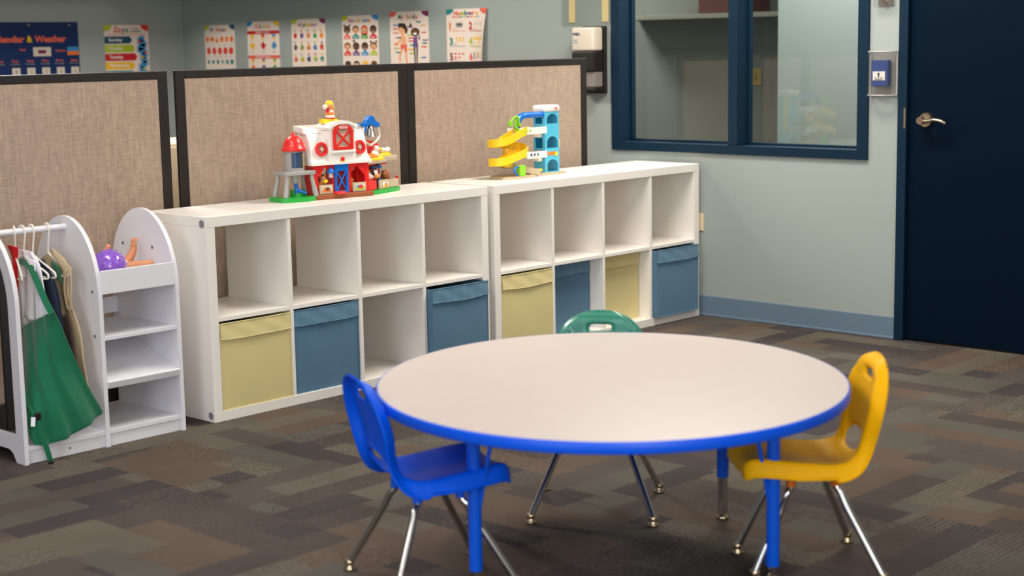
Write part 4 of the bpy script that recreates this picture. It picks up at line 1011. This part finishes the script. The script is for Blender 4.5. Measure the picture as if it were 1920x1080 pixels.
mb = MB(MBN); mb.cyl((-.077, .035, .07), (-.077, .035, .104), .013, T_GREY, r1=.016); mb.cyl((-.077, .02, .03), (-.077, .03, .07), .008, T_BLUE); mb.tube([(-.077, .018, .045), (-.060, .01, .036), (-.045, .0, .03)], .006, T_BLUE, 8); mb.build('chute', barn)
# right wing
mb = MB(RW); mb.prism([(-.01, -.012), (.06, -.022), (.20, -.012), (.245, .0), (.25, .03), (.22, .09), (-.01, .085)], [], 0, .018, T_GRN, M=frame((0, 0, 0), (1, 0, 0), (0, 0, 1), (0, 1, 0))); mb.build('green_base', barn)
mb = MB(RW); mb.box(-.005, .062, -.010, .03, .018, .056, T_RED, .003); mb.box(.0, .022, .04, .055, .018, .125, T_RED, .002); mb.box(.05, .18, .055, .062, .018, .125, T_RED, .002); mb.box(.0, .20, .035, .062, .112, .125, T_RED, .002); mb.box(.226, .232, -.002, .01, .018, .062, T_RED, .001); mb.build('red_wing', barn)
mb = MB(RW); mb.box(.078, .142, -.014, -.004, .018, .056, T_BEIGE, .003); mb.box(.148, .226, -.006, .004, .018, .052, T_BEIGE, .003)
mb.prism([(.098, .024), (.134, .024), (.134, .046), (.098, .046)], [], -.0155, -.014, I['white']); mb.prism([(.099, .025), (.133, .025), (.133, .033), (.099, .033)], [], -.0165, -.0155, I['yellow']); mb.prism(ell(.119, .035, .007, .009, 12), [], -.0175, -.0165, I['orange']); mb.build('stall_gate', barn)
mb = MB(RW); mb.box(-.01, .135, -.012, .06, .124, .142, T_BEIGE, .006); mb.box(.125, .250, .01, .065, .126, .150, T_BEIGE, .006); mb.build('nest_tray', barn)
mb = MB(RW); mb.prism([(-.012, .145), (.14, .148), (.148, .182), (.168, .186), (.158, .200), (.12, .214), (.05, .222), (-.006, .212)], [], .045, .055, T_RED); mb.prism([(.012, .165), (.055, .168), (.057, .205), (.015, .200)], [], .042, .045, I['lime']); mb.prism([(.015, .166), (.052, .168), (.053, .186), (.016, .182)], [], .040, .042, I['orange']); mb.build('arched_sign', barn)
mb = MB(RW); mb.ball((.048, .015, .150), (.045, .026, .018), T_ORG); mb.tube([(.0, .0, .145), (.06, -.008, .142), (.10, -.004, .141)], .008, T_YEL, 10); mb.ball((.105, -.002, .143), (.018, .012, .012), T_YEL); mb.ball((.175, .03, .152), (.050, .018, .012), T_YEL); mb.build('nest', barn)
for k in range(4): MB(RW).ball((.150+k*.019, .028+.004*(k % 2), .172+.002*(k % 2)), (.012, .012, .010), T_WHITE).build('egg', barn)
# bell
mb = MB(RW); ring = [(.012, .236), (.048, .236), (.070, .262), (.098, .286)][::-1]
hexa = [(.0, .250), (.038, .232), (.078, .246), (.098, .272), (.070, .318), (.020, .322), (-.004, .292)]
mb.tube([(u-.012, .02, z+.0) for u, z in spline([(a, b, 0) for a, b in hexa]+[(hexa[0][0], hexa[0][1], 0)], 4)[:-1] for u, z in [(u, z)]] if False else [(p.x*1.12+.018, .016, p.y*1.0-.030) for p in spline([(a, b, 0) for a, b in hexa]+[(hexa[0][0], hexa[0][1], 0)], 4)[:-1]], .0055, mat('frosted plastic', (226, 218, 206), .2), 8, closed=True)
mb.box(.050, .072, .008, .026, .196, .206, mat('frosted plastic', (226, 218, 206), .2), .003); bf = mb.build('bell_frame', barn)
mb = MB(RW); mb.lathe([(.026, 0), (.022, .004), (.017, .030), (.010, .042), (.004, .045), (1e-6, .045)], T_SILVER, c=(.062, .016, .236), n=24); mb.build('bell', barn)
mb = MB(RW); pts = [(-.038, .320), (.005, .318), (.014, .332), (.030, .345), (.052, .350), (.072, .342), (.080, .326), (.100, .318), (.116, .312), (.114, .298), (.096, .294), (.070, .302), (.035, .312), (.010, .300), (-.004, .275), (-.014, .268), (-.010, .300), (-.020, .311), (-.038, .314)]
mb.prism([(a*.85+.026, b*.9+.006) for a, b in pts], [], .010, .030, T_BLUE); mb.build('rooster_top', barn)

def figurine(name, label, M, body, parts, cat):
    mb = MB(M)
    for f, a, m in body: getattr(mb, f)(*a, m)
    o = mb.build(name, loc=M.translation, clean=False); tag(o, label, cat)
    for nm, L_ in parts:
        mb = MB(M)
        for f, a, m in L_: getattr(mb, f)(*a, m)
        mb.build(nm, o, clean=False)
    return o
# girl on the vane
Mg = MBN @ Matrix.Translation((.100, .043, .318))
figurine('toy_figure', 'small toy girl with yellow hair standing on the barn weather vane', Mg,
    [('lathe', ([(.014, 0), (.018, .004), (.019, .012), (.016, .018)],), T_WHITE), ('lathe', ([(.018, .014), (.016, .024), (.012, .034), (.009, .040)],), T_ORG), ('ball', ((0, 0, .052), (.014, .013, .014)), T_SKIN)],
    [('hair', [('ball', ((0, .004, .056), (.018, .016, .017)), T_YEL), ('ball', ((-.014, .004, .046), .008), T_YEL), ('ball', ((.014, .004, .044), .008), T_YEL)]),
     ('shirt', [('ball', ((0, .001, .030), (.018, .013, .011)), mat('toy magenta', (214, 36, 90), .4)), ('box', (-.008, .008, -.0145, -.010, .016, .034), T_WHITE), ('lathe', ([(.020, .0), (.020, .003)],), T_RED)]),
     ('raised_arm', [('tube', ([(-.014, 0, .032), (-.022, -.004, .042)], .005), mat('toy magenta', (214, 36, 90), .4)), ('ball', ((-.026, -.005, .047), .010), T_WHITE)])], 'figure')
for s_ in (): pass
# horse in stall
Mh = MBN @ Matrix.Translation((.040, .030, .0205))
figurine('toy_horse', 'small tan toy horse looking over the stall gate of the barn', Mh,
    [('ball', ((-.008, .010, .028), (.022, .018, .018)), T_ORG), ('tube', ([(0, .004, .032), (.004, -.006, .056)], [.012, .011]), T_TAN), ('ball', ((.004, -.010, .060), (.012, .012, .013)), T_TAN), ('ball', ((.008, -.020, .051), (.011, .011, .009)), T_YEL), ('cyl', ((-.016, .02, 0), (-.016, .02, .02), .006), T_ORG), ('cyl', ((.004, .02, 0), (.004, .02, .02), .006), T_ORG), ('cyl', ((-.016, .0, 0), (-.016, .0, .02), .006), T_ORG), ('cyl', ((.004, .0, 0), (.004, .0, .02), .006), T_ORG)],
    [('mane', [('ball', ((.002, -.002, .072), (.010, .012, .006)), T_DBROWN), ('ball', ((-.008, .002, .060), (.005, .009, .014)), T_DBROWN)]), ('ear', [('cyl', ((-.006, -.006, .070), (-.008, -.006, .080), .004), T_TAN), ('cyl', ((.013, -.006, .070), (.016, -.006, .080), .004), T_TAN)]), ('bridle', [('tube', ([(-.006, -.016, .060), (.004, -.024, .056), (.016, -.020, .060)], .002), T_BLUE)])], 'horse')
Mc = MBN @ Matrix.Translation((.180, .030, .0205))
figurine('toy_rooster', 'small orange toy bird in the stall behind the picture gate', Mc,
    [('ball', ((0, 0, .020), (.014, .012, .020)), T_ORG), ('ball', ((-.004, -.004, .045), (.009, .009, .011)), T_ORG)],
    [('comb', [('ball', ((-.004, -.004, .058), (.003, .007, .006)), T_RED)]), ('tail', [('ball', ((.010, .006, .040), (.006, .006, .014)), T_TAN)])], 'bird')
Me = RW @ Matrix.Translation((.098, .018, .142))
figurine('toy_hen', 'small white toy hen sitting on the nest tray of the barn', Me,
    [('ball', ((0, .004, .020), (.022, .015, .018)), T_WHITE), ('ball', ((.006, -.002, .042), (.014, .012, .014)), T_WHITE)],
    [('beak', [('cyl', ((.016, -.008, .040), (.028, -.016, .036), .006), T_YEL)]), ('comb', [('ball', ((.006, .0, .055), (.004, .010, .006)), T_RED)]), ('eye', [('ball', ((.013, -.012, .045), .002), T_BLACK)])], 'hen')
Mk = RW @ Matrix.Translation((.068, .020, .057))
figurine('toy_cow', 'small black and white toy cow beside the blue piece in the barn pen', Mk,
    [('ball', ((0, .006, .018), (.026, .014, .018)), T_WHITE), ('ball', ((.024, -.010, .014), (.018, .012, .012)), T_TAN), ('ball', ((.018, -.004, .028), (.014, .012, .013)), T_WHITE)],
    [('black_patch', [('ball', ((.006, .002, .026), (.020, .013, .014)), T_BLACK)]), ('horn', [('cyl', ((-.012, .0, .03), (-.018, .0, .042), .004), T_TAN), ('cyl', ((.034, -.002, .034), (.040, -.002, .046), .004), T_TAN)]), ('tail', [('tube', ([(-.024, .004, .02), (-.036, .0, .032), (-.040, .0, .040)], .004), T_WHITE)])], 'cow')
mb = MB(RW); mb.tube(spline([(.135, .03, .124), (.128, .03, .10), (.105, .026, .085), (.120, .02, .06), (.108, .02, .04)], 4), .012, mat('toy deep blue', (24, 84, 150), .4), 10, flat=.6); mb.box(.08, .15, .022, .036, .100, .111, mat('toy deep blue', (24, 84, 150), .4), .003)
mb.build('water_chute', barn)
Mb = RW @ Matrix.Translation((.185, .030, .0185))
figurine('toy_horse', 'small dark brown toy animal in the pen at the outer end of the barn', Mb,
    [('ball', ((0, .004, .035), (.030, .016, .024)), T_BROWN), ('ball', ((-.016, -.008, .050), (.020, .014, .018)), T_BROWN), ('cyl', ((-.018, 0, 0), (-.018, 0, .03), .007), T_BROWN), ('cyl', ((.018, 0, 0), (.018, 0, .03), .007), T_BROWN), ('cyl', ((-.018, .015, 0), (-.018, .015, .03), .007), T_BROWN), ('cyl', ((.018, .015, 0), (.018, .015, .03), .007), T_BROWN)],
    [('mane', [('ball', ((-.012, .0, .064), (.016, .010, .008)), T_DBROWN)]), ('ear', [('ball', ((.004, -.008, .066), (.005, .004, .008)), T_TAN)])], 'horse')

# ------------------------------------------------------------------ toy car tower
tw = thing('car_ramp_tower', 'blue toy car tower with yellow ramps and white decks', 'playset', (2.0, .22, TZ))
Z = TZ
XYP = frame((0, 0, 0), (1, 0, 0), (0, 0, 1), (0, 1, 0))
mb = MB(); mb.prism([(1.725, .155), (1.80, .135), (1.90, .135), (1.95, .155), (2.16, .165), (2.175, .26), (2.10, .30), (1.80, .30), (1.74, .25)], [], Z, Z+.011, T_BEIGE, M=XYP); mb.build('beige_base', tw)
def archo(c, w, z0, z1):
    r = w/2; return [(c-r, z0), (c+r, z0), (c+r, z1-r*.75)]+[(c+r*math.cos(t), z1-r*.75+r*.75*math.sin(t)) for t in [PI*k/10 for k in range(1, 10)]]+[(c-r, z1-r*.75)]
tx0, tx1, ty0, ty1 = 2.040, 2.138, .185, .255
mb = MB(); hs = [(.997, 1.050-.008), (.885, .938), (.777, .832)]
mb.prism([(tx0, Z+.011), (tx1, Z+.011), (tx1, 1.052), (tx0, 1.052)], [archo((tx0+tx1)/2+.003, .074, a, b) for a, b in hs], ty0, ty0+.005, T_SKY)
M_ = frame((tx0, ty0+.0055, 0), (0, 1, 0), (-1, 0, 0))
mb.prism([(0, Z+.011), (.065, Z+.011), (.065, 1.052), (0, 1.052)], [[(.010, a), (.056, a), (.056, b-.006), (.010, b-.006)] for a, b in hs[:2]], -.005, 0, T_SKY, M=M_)
mb.box(tx1-.005, tx1, ty0+.005, ty1, Z+.011, 1.052, T_SKY)
for z in (Z+.011, .868, .98): mb.box(tx0+.006, tx1-.006, ty0+.006, ty1-.004, z, z+.004, T_TEAL)
mb.box(tx0+.006, tx1-.006, ty1-.004, ty1, .868, 1.05, T_TEAL); mb.box(tx0+.006, tx0+.03, ty1-.004, ty1, Z+.011, .868, T_TEAL)
mb.build('tower_shell', tw)
mb = MB(); mb.box(tx0-.007, tx1+.006, ty0-.006, ty1+.004, 1.050, 1.082, T_WHITE, .012, 4, smooth=True); mb.build('tower_cap', tw)
mb = MB(); mb.box(2.100, 2.122, ty0-.0075, ty0-.0055, 1.060, 1.071, T_RED, .0005); put_text(mb, 'Fisher', 2.102, 1.0655, .018, .0035, T_WHITE, frame((0, ty0-.0075, 0)), .0006); put_text(mb, 'Price', 2.103, 1.0612, .016, .0035, T_WHITE, frame((0, ty0-.0075, 0)), .0006); mb.build('name_badge', tw, clean=False)
mb = MB(); mb.box(tx1, tx1+.006, ty0+.004, ty0+.03, .86, 1.05, T_YEL, .002); mb.box(tx1, tx1+.011, ty0+.004, ty0+.03, .885, .925, T_YEL, .004); mb.build('lift_lever', tw)
mb = MB(); mb.box(2.052, 2.122, ty0-.0015, ty0, .852, .868, T_ORG, .0005); mb.prism(ell(2.115, .856, .010, .010), [], ty0-.003, ty0-.0015, T_YEL); mb.prism(ell(2.062, .860, .004, .004), [], ty0-.003, ty0-.0015, T_SKY); mb.build('direction_sticker', tw)
for x0, x1, z0, z1, cs in ((1.835, 2.018, .962, .988, ('red', 'yellow', 'lime')), (1.885, 2.018, .852, .878, ('navy', 'purple', 'teal'))):
    mb = MB(); y0, y1 = .155, .225
    mb.box(x0, x1, y0, y1, z0-.002, z0+.003, T_WHITE, .001); mb.box(x0, x1, y0-.003, y0, z0-.005, z1, T_WHITE, .001); mb.box(x0, x1-.03, y1, y1+.003, z0-.005, z1-.002, T_WHITE, .001); mb.box(x1-.045, x1-.02, y0+.01, y0+.04, z0-.022, z0-.003, T_WHITE, .002)
    for k, c in enumerate(cs):
        u = x0+.020+k*.022; mb.prism([(u, z0+.002), (u+.003, z0+.008), (u+.006, z0+.002), (u+.011, z0+.002), (u+.013, z0+.014), (u+.006, z0+.020), (u, z0+.014)] if False else ell(u+.006, z0+.011, .0065, .009, 6), [], y0-.0045, y0-.003, I[c]); mb.prism([(u+.003, z0+.003), (u+.009, z0+.003), (u+.006, z0+.009)], [], y0-.005, y0-.0045, T_WHITE)
    mb.build('deck', tw)
mb = MB(); mb.tube(spline([(2.045, .20, 1.040), (1.98, .19, 1.042), (1.90, .18, 1.042), (1.868, .178, 1.036), (1.850, .176, 1.015), (1.846, .175, .985)], 6), .0155, T_BLUE, 14, flat=.8); mb.prism(ell(1.848, 1.0, .007, .008), [], .158, .161, I['lime']); mb.build('blue_arm', tw)
mb = MB()
def chute(mb, pts, w, h, m, th=.003):
    P = spline(pts, 8); sec = [(-w/2, h), (-w/2, 0), (w/2, 0), (w/2, h), (w/2-th, h), (w/2-th, th), (-w/2+th, th), (-w/2+th, h)]
    n = 8; vs = []
    for i, p in enumerate(P):
        t = P[min(i+1, len(P)-1)]-P[max(i-1, 0)]; t.z = 0
        if t.length < 1e-6: t = Vector((1, 0, 0))
        t.normalize(); s_ = Vector((-t.y, t.x, 0))
        vs += [p+s_*a+Vector((0, 0, b)) for a, b in sec]
    fs = []
    for i in range(len(P)-1): fs += [[i*n+k, i*n+(k+1) % n, (i+1)*n+(k+1) % n, (i+1)*n+k] for k in range(n)]
    mb.add(vs, fs+[list(range(n)), list(range(len(vs)-n, len(vs)))], m)
chute(mb, [(1.885, .178, .958), (1.83, .172, .944), (1.76, .165, .922), (1.725, .175, .912), (1.728, .215, .906), (1.78, .238, .900), (1.85, .236, .893), (1.893, .220, .884), (1.898, .192, .872)], .052, .036, T_YEL)
chute(mb, [(1.898, .192, .868), (1.86, .172, .858), (1.79, .165, .842), (1.73, .172, .828), (1.728, .212, .822), (1.78, .235, .816), (1.83, .235, .808)], .052, .036, T_YEL)
mb.cyl((1.81, .205, .815), (1.81, .205, .90), .022, T_YEL); mb.build('yellow_ramp', tw)
mb = MB(); chute(mb, [(1.815, .235, .806), (1.86, .225, .800), (1.90, .20, .787), (1.94, .175, .777), (1.965, .165, .7745)], .048, .026, T_BEIGE); mb.build('exit_ramp', tw)
mb = MB(); mb.tube(spline([(1.775, .15, 1.018), (1.795, .15, 1.035), (1.825, .155, 1.037), (1.838, .16, 1.0)], 5), .005, T_LIME, 8, flat=1.6); mb.box(1.768, 1.785, .145, .160, 1.000, 1.022, T_LIME, .003); mb.tube(spline([(1.815, .155, 1.03), (1.812, .155, 1.0), (1.825, .155, .985), (1.855, .155, .972), (1.88, .155, .972)], 5), .0065, T_LIME, 8); mb.build('green_flap', tw)
mb = MB(); mb.box(1.822, 1.860, .140, .165, Z+.011, .822, T_LIME, .003); mb.build('green_gate', tw)
mb = MB(); mb.tube(spline([(1.818, .15, .816), (1.800, .148, .812), (1.790, .146, .800), (1.800, .146, .788), (1.815, .148, .779)], 5), .005, T_BLUE, 8); mb.build('blue_handle', tw)
mb = MB(); mb.box(1.925, 1.990, .155, .175, .786, .797, T_YEL, .003); mb.cyl((1.925, .165, Z+.011), (1.925, .165, .790), .008, T_BEIGE); mb.ball((1.925, .165, .800), .006, T_YEL); mb.build('yellow_lever', tw)
mb = MB(Matrix.Translation((2.0, .192, .8555))); mb.box(-.022, .022, -.011, .011, .005, .014, T_RED, .004, 3); mb.box(-.010, .012, -.009, .009, .013, .021, T_RED, .004, 3)
for a in (-.013, .013):
    for b in (-.011, .008): mb.cyl((a, b, .0055), (a, b+.003, .0055), .0055, T_BLACK, n=12)
tag(mb.build('toy_car', loc=(2.0, .192, .8555)), 'tiny red toy car on the lower white deck of the tower', 'toy car')

# ------------------------------------------------------------------ lights
def area(name, loc, size, power, col, rot=(0, 0, 0), sy=None, spread=PI):
    l = bpy.data.lights.new(name, 'AREA'); l.energy = power; l.color = col; l.shape = 'RECTANGLE'; l.size = size; l.size_y = sy or size; l.spread = spread
    o = bpy.data.objects.new(name, l); COL.objects.link(o); o.location = loc; o.rotation_euler = rot; return o
WARM = (1., .925, .83); NEUT = (1., .96, .92); COOL = (.80, .88, 1.)
for k, (x, y, p, c) in enumerate(((1.9, -.9, 58, WARM), (1.7, -3.4, 16, WARM), (-.8, -.5, 24, NEUT), (-1.6, -3.6, 12, NEUT), (-3.6, -1.6, 24, NEUT), (-3.2, -5.4, 34, NEUT))):
    area('ceiling_light', (x, y, ZC-.03), .6, p, c, sy=1.2)
area('window_daylight', (-5.9, -3.5, 1.5), 2.4, 62, COOL, (0, math.radians(-90), 0), 1.8)
area('front_window_light', (-3.6, -7.2, 1.7), 3.0, 120, NEUT, (math.radians(90), 0, math.radians(-18)), 1.5)
area('far_light', (.6, 2.2, ZC-.03), .6, 85, WARM, sy=1.2)
area('next_room_light', (3.72, -.2, 2.6), .4, 75, NEUT, sy=1.0)
area('next_room_light', (4.5, 3.0, 2.6), .6, 75, NEUT, sy=.6)
w = bpy.data.worlds.new('world'); sc.world = w; w.use_nodes = True; w.node_tree.nodes['Background'].inputs[0].default_value = (.8, .85, 1, 1); w.node_tree.nodes['Background'].inputs[1].default_value = .4

# ------------------------------------------------------------------ camera
f_px = 3011.051; pos = Vector((-3.44428, -4.78025, 1.36988)); yaw, pitch, roll = .812918798, .151756326, -.018276073
fw = Vector((math.cos(pitch)*math.sin(yaw), math.cos(pitch)*math.cos(yaw), -math.sin(pitch)))
rt = Vector((math.cos(yaw), -math.sin(yaw), 0)); up = rt.cross(fw)
r2 = rt*math.cos(roll)+up*math.sin(roll); u2 = up*math.cos(roll)-rt*math.sin(roll)
cd = bpy.data.cameras.new('camera'); cam = bpy.data.objects.new('camera', cd); COL.objects.link(cam)
cam.matrix_world = frame(pos, r2, u2, -fw)
cd.sensor_width = 36; cd.lens = f_px*36/1920; cd.clip_start = .05; cd.clip_end = 60
cd.dof.use_dof = True; cd.dof.focus_distance = 6.3; cd.dof.aperture_fstop = 2.6
sc.camera = cam
sc.view_settings.view_transform = 'Standard'; sc.view_settings.look = 'None'; sc.view_settings.exposure = 0.35
sc.cycles.max_bounces = 8; sc.cycles.transparent_max_bounces = 12; sc.cycles.use_denoising = True
